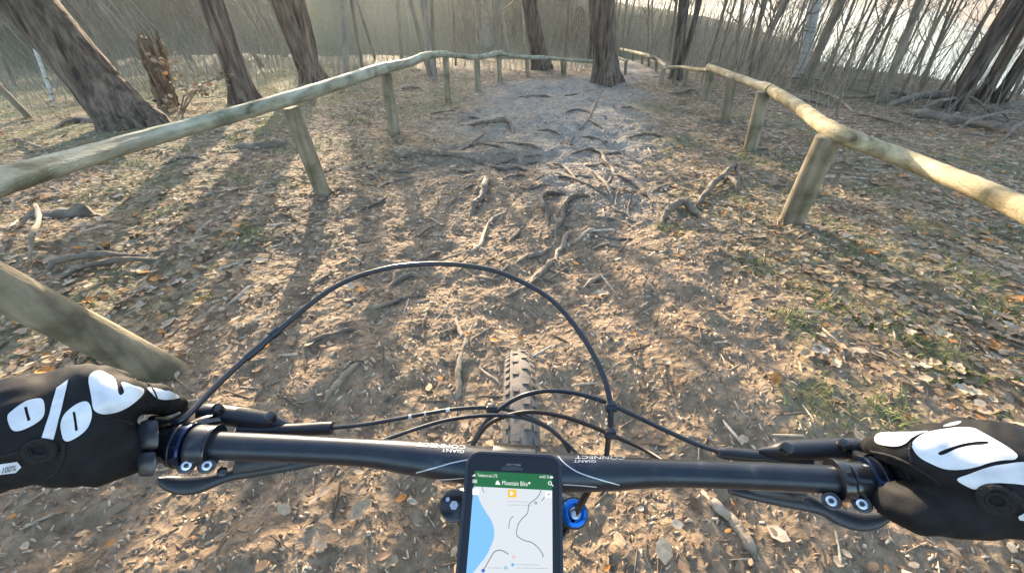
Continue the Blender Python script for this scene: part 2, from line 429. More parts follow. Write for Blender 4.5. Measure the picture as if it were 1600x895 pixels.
def ground_material():
    m, nt, b = base_mat('forest floor')  # litter, worn soil and moss
    L = nt.links
    a = node(nt, 'ShaderNodeAttribute', attribute_name='zone')
    sep = node(nt, 'ShaderNodeSeparateColor'); L.new(a.outputs['Color'], sep.inputs[0])
    tc = node(nt, 'ShaderNodeTexCoord')
    def noise(scale, detail=5, dist=0.0, rough=0.6):
        n = node(nt, 'ShaderNodeTexNoise'); n.inputs['Scale'].default_value = scale; n.inputs['Detail'].default_value = detail
        n.inputs['Distortion'].default_value = dist; n.inputs['Roughness'].default_value = rough
        L.new(tc.outputs['Object'], n.inputs['Vector']); return n.outputs[0]
    def mix(f, x, y, bt='MIX'):
        n = node(nt, 'ShaderNodeMix', data_type='RGBA', blend_type=bt)
        if isinstance(f, float): n.inputs[0].default_value = f
        else: L.new(f, n.inputs[0])
        L.new(x, n.inputs[6]); L.new(y, n.inputs[7]); return n.outputs[2]
    vo = node(nt, 'ShaderNodeTexVoronoi'); vo.inputs['Scale'].default_value = 26; vo.inputs['Randomness'].default_value = 1
    L.new(tc.outputs['Object'], vo.inputs['Vector'])
    sc = node(nt, 'ShaderNodeSeparateColor'); L.new(vo.outputs['Color'], sc.inputs[0])
    litter = ramp(nt, sc.outputs[0], [(0.0, (0.11, 0.084, 0.058)), (0.3, (0.155, 0.12, 0.082)), (0.55, (0.205, 0.16, 0.11)), (0.8, (0.265, 0.21, 0.147)), (0.97, (0.35, 0.29, 0.21))])
    nfine = noise(34, 8, 0.3)
    litter = mix(1.0, litter, ramp(nt, noise(3.1, 6), [(0.3, (0.72, 0.70, 0.68)), (0.7, (1.15, 1.12, 1.08))]), 'MULTIPLY')
    grey = ramp(nt, noise(9, 9, 0.2, 0.7), [(0.25, (0.12, 0.107, 0.09)), (0.45, (0.205, 0.186, 0.158)), (0.6, (0.27, 0.248, 0.213)), (0.75, (0.365, 0.338, 0.293))])
    brown = ramp(nt, noise(15, 9, 0.5, 0.72), [(0.28, (0.105, 0.075, 0.050)), (0.45, (0.185, 0.136, 0.090)), (0.6, (0.26, 0.193, 0.129)), (0.75, (0.34, 0.262, 0.18))])
    soil = mix(sep.outputs[1], grey, brown)
    col = mix(sep.outputs[0], litter, soil)
    moss = ramp(nt, noise(40, 6), [(0.3, (0.075, 0.082, 0.042)), (0.7, (0.185, 0.195, 0.10))])
    col = mix(sep.outputs[2], col, moss)
    L.new(mix(0.6, col, ramp(nt, nfine, [(0.3, (0.55, 0.55, 0.55)), (0.72, (1.35, 1.33, 1.3))]), 'MULTIPLY'), b.inputs['Base Color'])
    b.inputs['Roughness'].default_value = 0.92; b.inputs['Specular IOR Level'].default_value = 0.2
    bp = node(nt, 'ShaderNodeBump'); bp.inputs['Strength'].default_value = 0.8; bp.inputs['Distance'].default_value = 0.02
    ad = node(nt, 'ShaderNodeMath', operation='ADD'); L.new(nfine, ad.inputs[0]); L.new(vo.outputs['Distance'], ad.inputs[1])
    L.new(ad.outputs[0], bp.inputs['Height']); L.new(bp.outputs[0], b.inputs['Normal'])
    return m
ground = np_mesh('ground', gv, gf, ground_material(), smooth=True)
ground['kind'] = 'structure'
MOSS = []     # (x, y, radius) of green patches, from the photograph
for px, py, r_ in [(390, 365, .16), (370, 280, .25), (1370, 300, .22), (1585, 380, .25), (1045, 362, .10), (1240, 505, .10), (1290, 630, .13), (1475, 570, .14),
                   (1540, 480, .2), (1300, 470, .16), (1190, 250, .3), (1060, 225, .3), (560, 190, .15), (490, 120, .4), (620, 130, .4), (1440, 350, .2), (1250, 300, .25),
                   (1380, 640, .12), (1420, 520, .16), (1340, 400, .2), (1500, 420, .2), (250, 330, .2), (130, 320, .2), (480, 230, .3), (1180, 420, .12)]:
    p = at_g(px, py); MOSS.append((p.x, p.y, r_))
tr = trail(GX, GY).ravel()
greyrun = (sstep(.1, .6, GX + (fbm(GX * 2, GY * 2, 52, 3) - .5)) * sstep(1.9, 1.2, GX) * sstep(2.3, 3.1, GY)).ravel()
fgz = (1 - .85 * sstep(3.0, 6.0, GY + (fbm(GX * 1.5, GY * 1.5, 50, 3) - .5) * 1.6)).ravel()
fgz = fgz * (1 - .8 * greyrun)
mo = np.zeros(len(gv))
for (x, y, r_) in MOSS:
    mo = np.maximum(mo, np.exp(-((gv[:, 0] - x) ** 2 + (gv[:, 1] - y) ** 2) / (r_ * r_)))
mo = mo * sstep(0.25, 0.55, fbm(gv[:, 0] * 7, gv[:, 1] * 7, 61, 3)) * 0.8
gr = sstep(0.5, 0.72, fbm(gv[:, 0] * .9, gv[:, 1] * .9, 66, 4)) * 0.5 * (1 - tr)
mo = np.maximum(mo, gr)
dd_ = np.hypot(gv[:, 0], gv[:, 1])
mo = np.maximum(mo, .5 * sstep(9, 17, dd_) * (1 - tr))
mo = np.maximum(mo, .75 * sstep(-2.3, -3.6, gv[:, 0]) * sstep(3.5, 5.5, gv[:, 1]) * sstep(.3, .6, fbm(gv[:, 0] * 1.2, gv[:, 1] * 1.2, 73, 4)))
mo = np.maximum(mo, .85 * sstep(30, 38, gv[:, 1]) * sstep(5, 9, gv[:, 0]) * sstep(.35, .6, fbm(gv[:, 0] * .3, gv[:, 1] * .3, 71, 3)))
za = ground.data.color_attributes.new('zone', 'FLOAT_COLOR', 'POINT')
za.data.foreach_set('color', np.stack([tr, fgz, mo, np.ones(len(gv))], 1).astype(np.float32).ravel())

# lake and far shore
lm, lnt, lb = base_mat('lake water')
lb.inputs['Base Color'].default_value = (0.03, 0.05, 0.06, 1); lb.inputs['Roughness'].default_value = 0.12
ltc = node(lnt, 'ShaderNodeTexCoord'); lnz = node(lnt, 'ShaderNodeTexNoise'); lnz.inputs['Scale'].default_value = 1.2; lnz.inputs['Detail'].default_value = 6
lnt.links.new(ltc.outputs['Object'], lnz.inputs['Vector'])
lbp = node(lnt, 'ShaderNodeBump'); lbp.inputs['Strength'].default_value = 0.35; lbp.inputs['Distance'].default_value = 0.2
lnt.links.new(lnz.outputs[0], lbp.inputs['Height']); lnt.links.new(lbp.outputs[0], lb.inputs['Normal'])
mb = MB(); mb.add([(9, -600, LAKE_Z), (2600, -600, LAKE_Z), (2600, 2600, LAKE_Z), (-400, 2600, LAKE_Z), (-400, 130, LAKE_Z), (9, 30, LAKE_Z)], [(0, 1, 2, 3, 4, 5)])
lake = mb.build('lake', lm, smooth=False); lake['kind'] = 'structure'
shore = [(190, 100), (192, 176), (230, 225), (262, 275), (340, 380), (500, 590), (560, 900), (300, 1200), (-200, 1300), (-900, 1300)]
sp = cr(shore, 14)
rows = []
for k, p in enumerate(sp):
    t = sp[min(k + 1, len(sp) - 1)] - sp[max(k - 1, 0)]; n = np.array([t[1], -t[0]]) / (np.hypot(*t) + 1e-9)
    row = []
    for j, (d, hgt) in enumerate([(0, -1), (3, 2), (8, 9), (16, 13), (35, 19), (70, 27), (140, 34), (300, 30)]):
        w = p + n * d
        row.append((w[0], w[1], LAKE_Z + hgt + (vnoise(k * 0.9, j * 1.7, 5) - .5) * hgt * 0.45))
    rows.append(row)
mb = MB(); K = 8
mb.add([p for r_ in rows for p in r_], [(i * K + j, i * K + j + 1, (i + 1) * K + j + 1, (i + 1) * K + j) for i in range(len(rows) - 1) for j in range(K - 1)])
fs_ = mb.build('far_shore', mat('distant woodland', [(0.3, (0.05, 0.045, 0.04)), (0.7, (0.11, 0.10, 0.085))], 0.08, 0.95, 0.5, 0.4, bdist=1.0)); fs_['kind'] = 'structure'

# ------------------------------------------------------------------ ground cover
LEAFC = np.array([(0.34, 0.24, 0.152), (0.26, 0.18, 0.115), (0.19, 0.132, 0.088), (0.40, 0.305, 0.205), (0.42, 0.35, 0.265), (0.42, 0.19, 0.06), (0.30, 0.24, 0.18), (0.15, 0.105, 0.075)])
LEAFP = np.array([.20, .20, .16, .13, .08, .05, .12, .06])
def rot_frames(n, tilt):
    yaw = rng.uniform(0, 2 * np.pi, n); tx = rng.normal(0, tilt, n); ty = rng.normal(0, tilt, n)
    up = np.stack([tx, ty, np.ones(n)], 1); up /= np.linalg.norm(up, axis=1)[:, None]
    a = np.stack([np.cos(yaw), np.sin(yaw), np.zeros(n)], 1); a -= up * (a * up).sum(1)[:, None]; a /= np.linalg.norm(a, axis=1)[:, None]
    return a, np.cross(up, a), up
def in_frame(p, m=0.06):
    d = p - np.array(CAM); dep = d[:, 1] * CP - d[:, 2] * SP; u = d[:, 1] * SP + d[:, 2] * CP
    px = 800 + F * d[:, 0] / dep; py = 447.5 - F * u / dep
    return (dep > 0) & (px > -1600 * m) & (px < 1600 * (1 + m)) & (py > -60) & (py < 895 * (1 + m))
def scatter(n, dens, ymax=14.0):
    y = 0.42 * (ymax / 0.42) ** rng.random(n); half = 1.2 + y * 1.35
    x = (rng.random(n) * 2 - 1) * half
    keep = rng.random(n) < dens(x, y)
    x, y = x[keep], y[keep]
    p = np.stack([x, y, h_full(x, y)], 1)
    return p[in_frame(p)]
def leaf_mesh(name, p, size, tilt=0.32, parent=None):
    n = len(p); a, bb, up = rot_frames(n, tilt)
    L = size * rng.uniform(0.6, 1.25, n); W = L * rng.uniform(0.42, 0.7, n); C = L * rng.uniform(-0.06, 0.14, n)
    c = p + up * 0.012 + rng.uniform(0, 0.012, n)[:, None] * up
    shp = [(-.5, 0, 0), (-.15, .5, 1), (.25, .42, 1), (.5, 0, .6), (.25, -.42, 1), (-.15, -.5, 1), (0.05, 0, -.2)]
    vs = np.stack([c + a * (L * s0)[:, None] + bb * (W * s1)[:, None] + up * (C * s2)[:, None] for s0, s1, s2 in shp], 1)
    o = np.arange(n)[:, None] * 7
    f = np.stack([np.concatenate([o + i, o + (i + 1) % 6, o + 6], 1) for i in range(6)], 1).reshape(-1, 3)
    ci = rng.choice(len(LEAFC), n, p=LEAFP); cc = LEAFC[ci] * rng.uniform(0.75, 1.25, (n, 1))
    return np_mesh(name, vs.reshape(-1, 3), f, M['leaf'], np.repeat(cc, 6, axis=0), parent)
def dens_leaf(x, y):
    return np.clip((1 - trail(x, y)) * np.interp(y, [0, 1.2, 2.5, 4], [.10, .22, .55, .95]) + 0.008 * (y < 4.0) + 0.012, 0, 1) * np.where(fbm(x * 1.1, y * 1.1, 80, 3) > 0.36 , 1, 0.45) * (1 - .6 * sstep(-2.3, -3.6, x) * sstep(3.5, 5.5, y))
lv = scatter(56000, dens_leaf)
sz = 0.024 + 0.036 * rng.random(len(lv)) ** 1.6
o = leaf_mesh('leaf_litter', lv, sz, 0.2, ground); o['kind'] = 'stuff'
print('leaves', len(lv))
# bark chips and needles
def chips(name, n, dens, lrange, wfac, m, cols, bias=0.0, tilt=0.25, thick=0.12, parent=None, ymax=9.0):
    nearf = lambda x, y: dens(x, y) * np.interp(y, [.5, 1.3, 2.4], [.16, .42, 1.0])
    p = scatter(n, nearf, ymax); n = len(p)
    a, bb, up = rot_frames(n, tilt)
    if bias:
        rad = np.stack([p[:, 0] * 0.8, p[:, 1], np.zeros(n)], 1); rad /= np.linalg.norm(rad, axis=1)[:, None]
        a = a + rad * (bias * rng.random(n))[:, None] * np.sign((a * rad).sum(1))[:, None]
        a -= up * (a * up).sum(1)[:, None]; a /= np.linalg.norm(a, axis=1)[:, None]; bb = np.cross(up, a)
    L = rng.uniform(*lrange, n) * np.interp(p[:, 1], [.5, 2.4], [.62, 1.0]); W = L * rng.uniform(*wfac, n); T = W * thick + 0.0015
    c = p + up * (T * 0.8)[:, None]
    vs = []
    for (i, j, k) in [(-1, -.7, -1), (-1, .8, -1), (1, .9, -1), (.9, -.9, -1), (-.9, -.6, 1), (-.8, .7, 1), (.8, .7, 1), (.7, -.8, 1)]:
        vs.append(c + a * (L * i * .5 * rng.uniform(.8, 1.1, n))[:, None] + bb * (W * j * .5)[:, None] + up * (T * k)[:, None])
    vs = np.stack(vs, 1).reshape(-1, 3); o = np.arange(n)[:, None] * 8
    f = np.stack([o + np.array(q) for q in [(4, 5, 6, 7), (0, 1, 5, 4), (1, 2, 6, 5), (2, 3, 7, 6), (3, 0, 4, 7)]], 1).reshape(-1, 4)
    cc = cols[rng.integers(0, len(cols), n)] * rng.uniform(0.75, 1.25, (n, 1))
    o = np_mesh(name, vs, f, m, np.repeat(cc, 5, axis=0), parent); o['kind'] = 'stuff'
    print(name, n); return o
CHIPC = np.array([(0.31, 0.222, 0.147), (0.23, 0.159, 0.102), (0.40, 0.298, 0.20), (0.16, 0.112, 0.076), (0.48, 0.378, 0.268), (0.28, 0.20, 0.137)])
chips('bark_chips', 60000, lambda x, y: trail(x, y) * (1 - sstep(3.4, 5.0, y)) * 0.9 + 0.14, (0.010, 0.042), (0.16, 0.42), M['chip'], CHIPC, 1.0, 0.12, 0.07, ground)
chips('fallen_twigs', 6000, lambda x, y: 0.55 - 0.35 * trail(x, y) * sstep(4, 6, y), (0.06, 0.22), (0.02, 0.05), M['chip'], np.array([(0.26, 0.20, 0.14), (0.17, 0.13, 0.095), (0.40, 0.33, 0.25), (0.11, 0.085, 0.065)]), 0.0, 0.12, 0.5, ground, 13.0)
chips('soil_crumbs', 9000, lambda x, y: trail(x, y) * np.interp(y, [1.5, 4.5], [.12, .9]), (0.008, 0.026), (0.6, 0.95), M['chip'], np.array([(0.21, 0.165, 0.125), (0.15, 0.115, 0.085), (0.28, 0.225, 0.175), (0.38, 0.32, 0.26)]), 0.0, 0.2, 0.4, ground, 9.5)
# grass
def grass(name, centres, n_each, hgt, parent):
    P = []
    for (x, y, r_, k) in centres:
        n = int(n_each * k); P.append(np.stack([rng.normal(x, r_ * .55, n), rng.normal(y, r_ * .55, n)], 1))
    P = np.concatenate(P); n = len(P)
    z = h_full(P[:, 0], P[:, 1]); yaw = rng.uniform(0, 2 * np.pi, n); H = hgt * rng.uniform(.5, 1.3, n); ln = rng.uniform(.3, 1.4, n)
    d = np.stack([np.cos(yaw), np.sin(yaw), np.zeros(n)], 1); s_ = np.stack([-np.sin(yaw), np.cos(yaw), np.zeros(n)], 1); w = rng.uniform(.0015, .0035, n)[:, None]
    b0 = np.stack([P[:, 0], P[:, 1], z - .004], 1); up = np.array([0, 0, 1.0])
    m1 = b0 + up * (H * .6)[:, None] + d * (H * ln * .3)[:, None]; t1 = b0 + up * (H * .85)[:, None] + d * (H * ln)[:, None]
    vs = np.stack([b0 - s_ * w, b0 + s_ * w, m1 + s_ * w * .8, m1 - s_ * w * .8, t1 + s_ * w * .1, t1 - s_ * w * .1], 1).reshape(-1, 3)
    o = np.arange(n)[:, None] * 6
    f = np.stack([o + np.array(q) for q in [(0, 1, 2, 3), (3, 2, 4, 5)]], 1).reshape(-1, 4)
    gc = np.array([(0.09, 0.14, 0.035), (0.14, 0.20, 0.05), (0.19, 0.22, 0.075), (0.28, 0.24, 0.14), (0.24, 0.20, 0.12)])
    cc = gc[rng.integers(0, 5, n)] * rng.uniform(.8, 1.2, (n, 1))
    o = np_mesh(name, vs, f, M['grass'], np.repeat(cc, 2, axis=0), parent); o['kind'] = 'stuff'
    return o
cen = [(x, y, r_, 1.0) for x, y, r_ in MOSS]
for _ in range(420):
    y = 0.8 + 10.5 * random.random() ** 1.3; x = random.choice([random.uniform(-6, -1.3), random.uniform(1.3, 5.5)])
    if float(trail(x, y)) < 0.3: cen.append((x, y, random.uniform(.05, .22), 0.22))
for _ in range(500):
    cen.append((random.uniform(-9, -2.2), random.uniform(4.5, 12), random.uniform(.1, .4), 0.25))
grass('grass', cen, 80, 0.05, ground)

# single leaves that can be picked out, pieces of the ground
def lobed(seed):
    rr = random.Random(seed); mb = MB(); n = 9; ups = []
    top, bot = [], []
    for i in range(n):
        t = i / (n - 1); w = math.sin(math.pi * min(1, t * 1.02)) ** 0.7 * 0.32 * (1 if i % 2 else 0.68) + 0.01
        z = 0.16 * (t - .5) ** 2 + rr.uniform(-.03, .03)
        top.append((t - .5, w, z + w * rr.uniform(.1, .6))); bot.append((t - .5, -w * rr.uniform(.85, 1.1), z + w * rr.uniform(.1, .6))); ups.append((t - .5, 0, z))
    mb.add(top + ups + bot, [(i, i + n, i + n + 1, i + 1) for i in range(n - 1)] + [(i + n, i + 2 * n, i + 2 * n + 1, i + n + 1) for i in range(n - 1)])
    return mb
leaf_cols = [(0.34, 0.25, 0.16), (0.25, 0.175, 0.11), (0.42, 0.34, 0.24), (0.46, 0.21, 0.065), (0.45, 0.37, 0.28), (0.19, 0.12, 0.08)]
protos = []
for i in range(12):
    mm = mat('dry leaf %d' % (i % 6), [(0.3, tuple(c * .75 for c in leaf_cols[i % 6])), (0.7, tuple(c * 1.15 for c in leaf_cols[i % 6]))], 9, 0.85, spec=.1)
    o = lobed(100 + i).build('leaf', mm, ground); protos.append(o)
used = 0; k = 0
wts = [0, 1, 2, 0, 1, 4, 3, 0, 2, 5, 1, 0]
while used < 300 and k < 20000:
    k += 1
    px, py = random.uniform(0, 1600), random.uniform(190, 890)
    if py > 640 and (px < 240 or px > 1370 or 690 < px < 900): continue
    g = at_h(px, py, 0.0)
    tr_ = float(trail(g.x, g.y))
    if random.random() > (0.95 - 0.85 * tr_): continue
    if g.y > 5.2 or (tr_ > .5 and g.y < 1.5 and random.random() < .8): continue
    g.z = hz(g.x, g.y) + 0.012
    src = protos[random.choice(wts) + 6 * random.randint(0, 1)]
    o = src if used < 12 else src.copy()
    if used < 12: o = protos[used]
    else: COL.objects.link(o)
    o.parent = ground; o.location = g
    o.rotation_euler = (random.gauss(0, .15), random.gauss(0, .15), random.uniform(0, 6.28))
    s_ = random.uniform(.055, .095); o.scale = (s_, s_, s_)
    used += 1

# ------------------------------------------------------------------ roots and logs on the ground
def groundline(pts, lift=0.0):
    out = []
    for q in pts:
        p = at_g(q[0], q[1]); p.z += (q[2] if len(q) > 2 else 0) + lift; out.append(p)
    return out
def root(branches, r, label, m='root', name='tree_root', cat='root', lift=None, group='bare tree roots across the trail'):
    r = r * (.76 if name == 'tree_root' else 1.0); lift = lift * .65 if lift is not None and name == 'tree_root' else lift
    mb = MB(); rr = random.Random(len(label) * 31 + int(branches[0][0][0]))
    for bi, br in enumerate(branches):
        P = groundline(br); k = len(P)
        P = cr([tuple(p) for p in P], 6); n = len(P)
        rad = []
        for i, p in enumerate(P):
            t = i / (n - 1); e = min(1, min(t, 1 - t) * 4)
            rr_ = r * (0.8 if bi else 1) * (0.35 + 0.65 * e) * rr.uniform(.85, 1.2)
            rad.append(rr_)
            p[2] += (lift if lift is not None else r * 0.3) * e - (1 - e) * r * 0.9 + rr.uniform(-.1, .1) * r
            p[0] += rr.uniform(-.25, .25) * r; p[1] += rr.uniform(-.25, .25) * r
        mb.tube([Vector(p) for p in P], rad, 9, jitter=lambda i, j: rr.uniform(.86, 1.14))
    c = Vector(mb.v[0]); o = mb.build(name, M[m], None, origin=c)
    tag(o, label, cat, group)
    return o
root([[(612, 250), (645, 240), (681, 242), (717, 245), (750, 256), (780, 265), (808, 263), (826, 266), (845, 268)]], .032, 'long root along the low soil step left of the trail centre')
root([[(715, 195), (741, 198), (771, 195), (790, 194), (799, 201), (803, 215)]], .032, 'thick root bent over like an elbow in the shaded bowl', lift=.06)
root([[(768, 221), (802, 224), (829, 228), (852, 234)]], .022, 'straight root just below the elbow shaped root')
root([[(768, 259), (802, 250), (832, 244), (850, 241)]], .014, 'thin pale root slanting up from the right end of the long root')
root([[(811, 262), (829, 256), (858, 254)]], .013, 'short thin root beside the slanting pale root')
root([[(878, 246), (900, 239), (921, 237), (939, 242), (945, 255), (957, 269), (951, 286), (933, 307)], [(945, 255), (930, 262), (905, 262)]], .021, 'hooked root bending down at the middle of the trail', lift=.035)
root([[(834, 279), (875, 277), (906, 276), (930, 279)]], .014, 'level thin root inside the bend of the hooked root')
root([[(892, 304), (869, 307), (851, 310), (845, 319), (854, 337), (857, 356)]], .028, 'thick smooth root bent down like a knee, left of the branching root', lift=.05)
root([[(930, 312), (915, 308), (890, 314), (881, 328), (878, 346), (869, 361), (869, 381)]], .024, 'curved root running down from the shade into the sunlit chips', lift=.035)
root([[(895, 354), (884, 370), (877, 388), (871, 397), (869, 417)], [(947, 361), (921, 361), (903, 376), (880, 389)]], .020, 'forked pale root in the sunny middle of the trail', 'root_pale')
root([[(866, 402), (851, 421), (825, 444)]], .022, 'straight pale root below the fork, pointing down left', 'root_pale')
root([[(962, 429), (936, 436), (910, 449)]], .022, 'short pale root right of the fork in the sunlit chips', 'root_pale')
root([[(1156, 300), (1150, 272), (1143, 268), (1129, 281), (1111, 298), (1096, 316), (1078, 330)], [(1129, 283), (1142, 292), (1154, 306)]], .030, 'big arched root at the right edge of the trail', lift=.085)
root([[(1030, 358), (1038, 341), (1050, 331), (1065, 325), (1081, 334), (1101, 346)]], .034, 'thick humped root beside the green grass tuft', lift=.07)
root([[(990, 285), (984, 313), (981, 331), (986, 346), (1007, 348)]], .011, 'thin wiry root curling down right of the hooked root')
root([[(916, 341), (945, 341), (971, 345)]], .013, 'short level root between curved root and wiry root')
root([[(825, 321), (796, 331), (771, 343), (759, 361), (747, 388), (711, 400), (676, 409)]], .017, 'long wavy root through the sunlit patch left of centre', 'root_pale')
root([[(582, 299), (606, 287), (630, 281), (650, 277)]], .016, 'thin dark root crossing the post shadow')
root([[(756, 272), (759, 292), (753, 313), (741, 325), (737, 339)]], .036, 'stumpy upright root end lit on its left side', lift=.045)
root([[(462, 462), (505, 437), (543, 422), (587, 415)]], .015, 'thin root rising to the right just outside the big cable arc')
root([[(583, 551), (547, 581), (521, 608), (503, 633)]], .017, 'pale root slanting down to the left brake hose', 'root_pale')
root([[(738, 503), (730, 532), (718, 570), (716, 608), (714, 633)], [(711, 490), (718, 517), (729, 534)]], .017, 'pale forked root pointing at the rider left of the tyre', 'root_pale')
root([[(560, 487), (593, 481), (627, 469), (656, 461)]], .015, 'thin root under the middle of the cable arc')
root([[(465, 544), (505, 528), (543, 517), (564, 515)]], .014, 'half buried root below the left end of the cable arc')
root([[(769, 472), (817, 452), (847, 429), (868, 406)]], .016, 'thin root running from the cable arc up to the fork')
root([[(797, 156), (819, 153), (848, 151), (874, 156)]], .030, 'dark low root far up the bowl in front of the left fence')
root([[(1024, 145), (1057, 146), (1079, 142), (1098, 150)]], .026, 'dark root at the foot of the right fence beyond the bowl')
root([[(1086, 758), (1115, 790), (1141, 816), (1165, 848), (1190, 890)]], .021, 'stout pale root below the right half of the handlebar', 'root_pale', lift=.012)
root([[(712, 186), (735, 184), (760, 187)]], .016, 'small dark root above the elbow shaped root')
FINE = [[(944, 136), (932, 160), (918, 188), (896, 214), (880, 244)], [(842, 268), (872, 272), (905, 284), (936, 300), (960, 318)], [(950, 268), (975, 280), (1000, 296), (1030, 322)], [(868, 152), (900, 148), (938, 138)], [(700, 244), (728, 232), (752, 214), (790, 204)], [(869, 380), (850, 396), (820, 404), (790, 424)], [(905, 374), (935, 370), (965, 376), (1000, 372)], [(742, 222), (765, 228), (795, 232)], [(700, 262), (725, 270), (748, 266)], [(800, 288), (826, 296), (850, 290), (872, 296)], [(855, 232), (880, 226), (905, 231)], [(905, 262), (926, 270), (948, 292), (962, 318)], [(935, 244), (962, 240), (985, 244)], [(950, 318), (966, 332), (985, 338)],
        [(838, 262), (866, 258), (884, 264), (905, 286)], [(720, 300), (736, 292), (752, 288)], [(780, 282), (800, 276), (830, 272)], [(690, 336), (706, 318), (722, 312)], [(648, 372), (676, 356), (700, 352)], [(560, 330), (590, 318), (606, 306)], [(790, 382), (810, 366), (822, 350)],
        [(920, 392), (948, 384), (972, 390)], [(640, 420), (668, 404), (690, 392)], [(600, 452), (640, 432), (660, 436)], [(756, 446), (782, 428), (800, 410)], [(830, 208), (856, 204), (880, 212)], [(900, 186), (926, 192), (945, 204)], [(960, 172), (985, 168), (1004, 176)], [(880, 176), (905, 172), (935, 180)], [(980, 216), (1010, 210), (1040, 214)], [(660, 180), (690, 176), (716, 172)],
        [(1015, 300), (1040, 292), (1062, 296)], [(905, 212), (935, 218), (950, 232)], [(770, 246), (790, 240), (812, 246)], [(600, 262), (622, 270), (648, 268)]]
for i_, br in enumerate(FINE):
    o = root([br], .013 + .004 * (i_ % 3), 'side root', lift=.010)
    for key_ in ('label', 'category', 'group'): del o[key_]
    o.name = 'root'; w_ = o.location.copy(); o.parent = ground; o.location = w_
DG = 'dead branches and logs on the forest floor'
def log(branches, r, label, m='log', lift=None):
    return root(branches, r, label, m, 'fallen_branch', 'branch', lift, DG)
log([[(345, 231), (402, 231), (462, 222)]], .035, 'dark dead branch lying behind the second left fence post')
log([[(70, 424), (114, 409), (229, 398)]], .020, 'grey dead branch right of the blurred near post, upper of two', lift=.03)
log([[(84, 439), (150, 420), (257, 404)]], .016, 'thin dead branch just below another by the near left post', lift=.03)
log([[(15, 345), (100, 340), (170, 336)]], .055, 'dark rotten log below the left rail near the frame edge')
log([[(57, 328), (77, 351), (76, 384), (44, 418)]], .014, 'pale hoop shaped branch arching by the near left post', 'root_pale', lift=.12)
log([[(1372, 166), (1440, 163), (1520, 158), (1592, 160)]], .055, 'long dark log lying at the foot of the big right trees', lift=.12)
log([[(1395, 172), (1450, 184), (1530, 200), (1610, 214)]], .06, 'lower thick log sloping down to the right frame edge', lift=.03)
log([[(1530, 187), (1560, 184, .10), (1590, 182, .22), (1612, 180, .34)]], .03, 'crooked branch rising to the right edge above the logs', lift=.02)
log([[(1215, 150), (1260, 160), (1310, 172)]], .02, 'thin branch on the leaves behind the right rail bend', lift=.03)
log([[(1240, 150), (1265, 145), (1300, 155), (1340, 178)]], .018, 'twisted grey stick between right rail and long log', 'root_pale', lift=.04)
log([[(1300, 150), (1345, 158), (1395, 152), (1440, 158)]], .022, 'grey branch lying in front of the slim stem by the lake', lift=.06)
log([[(1410, 190), (1460, 176), (1500, 172), (1560, 186)]], .02, 'bent branch crossing over the lower thick log', lift=.16)
log([[(1330, 178), (1380, 190), (1440, 210)]], .018, 'thin dead branch on open leaves below the long dark log', lift=.03)
log([[(1480, 214), (1530, 200), (1580, 188)]], .018, 'thin dead branch propped on the lower thick log', lift=.14)
log([[(1560, 226), (1590, 205), (1615, 198)]], .02, 'short branch at the right frame edge below the logs', lift=.1)
log([[(1200, 118), (1235, 128), (1280, 124)]], .02, 'dark branch at the foot of the birch', lift=.06)
log([[(10, 215), (45, 226), (85, 244)]], .012, 'thin stick on the litter at the far left edge', lift=.02)
log([[(250, 260), (290, 248), (330, 252)]], .012, 'thin stick below the left rail beside the leaning pine', lift=.02)
log([[(70, 205), (130, 190), (190, 196)]], .05, 'rotten log lying left of the big leaning pine', lift=.0)
log([[(620, 140), (650, 139), (662, 143)]], .02, 'short branch behind the third left fence post', lift=.03)

# ------------------------------------------------------------------ fences
def post_mesh(base, top, r, seed, r2=None):
    rr = random.Random(seed); mb = MB()
    b0 = Vector(base); t0 = Vector(top); ax = (t0 - b0)
    b0 = b0 - ax * 0.35
    n = 9; pts = [b0.lerp(t0, i / (n - 1)) for i in range(n)]
    ph = rr.uniform(0, 6)
    mb.tube(pts + [t0 + ax * .012], [r * (1.03 - 0.05 * i / n) for i in range(n)] + [r * .86], 18, jitter=lambda i, j: 1 + .035 * math.sin(j * 1.05 + ph) + rr.uniform(-.02, .02))
    return mb
def fence(name, label, posts, rails, pm, rm):
    p0 = at_g(*posts[0][0]); e = empty(name, p0, label, 'fence')
    tops = []
    for i, (bpx, tpx, w) in enumerate(posts):
        b0 = at_g(*bpx) if not isinstance(bpx, Vector) else bpx
        if isinstance(tpx, Vector): t0 = tpx
        else: t0 = at_y(tpx[0], tpx[1], b0.y)
        dep = (t0 - CAM).y * CP - (t0 - CAM).z * SP
        r = w * 0.44 / F * dep; t0 = t0 + (t0 - b0).normalized() * r * .15
        post_mesh(b0, t0, r, i).build('post', M[pm], e)
        tops.append((b0, t0, r))
    rr = random.Random(3)
    for seg in rails:       # each rail: points as vectors with radius
        P = cr([(*p, r_) for p, r_ in seg], 14); kn = [(rr.uniform(0, len(P)), rr.uniform(0, 26)) for _ in range(len(P) // 6)]
        cra = [rr.choice([0, 0, 0, -.07, .02, .03]) for _ in range(26)]; crp = [rr.uniform(0, 6.28) for _ in range(26)]
        ph = rr.uniform(0, 6)
        mb = MB(); n = len(P)
        mb.tube([Vector(q[:3]) for q in P], [q[3] * (1 + rr.uniform(-.03, .03)) for q in P], 26, jitter=lambda i, j: 1 + .05 * math.sin(j * .48 + i * .12 + ph) + rr.uniform(-.02, .02) + cra[j] * (.5 + .5 * math.sin(i * .17 + crp[j])) + sum(.09 * math.exp(-((i - a_) / .8) ** 2 - (min(abs(j - b_), 26 - abs(j - b_)) / 2.4) ** 2) for a_, b_ in kn))
        o = mb.build('rail', M[rm], e)
    return e, tops
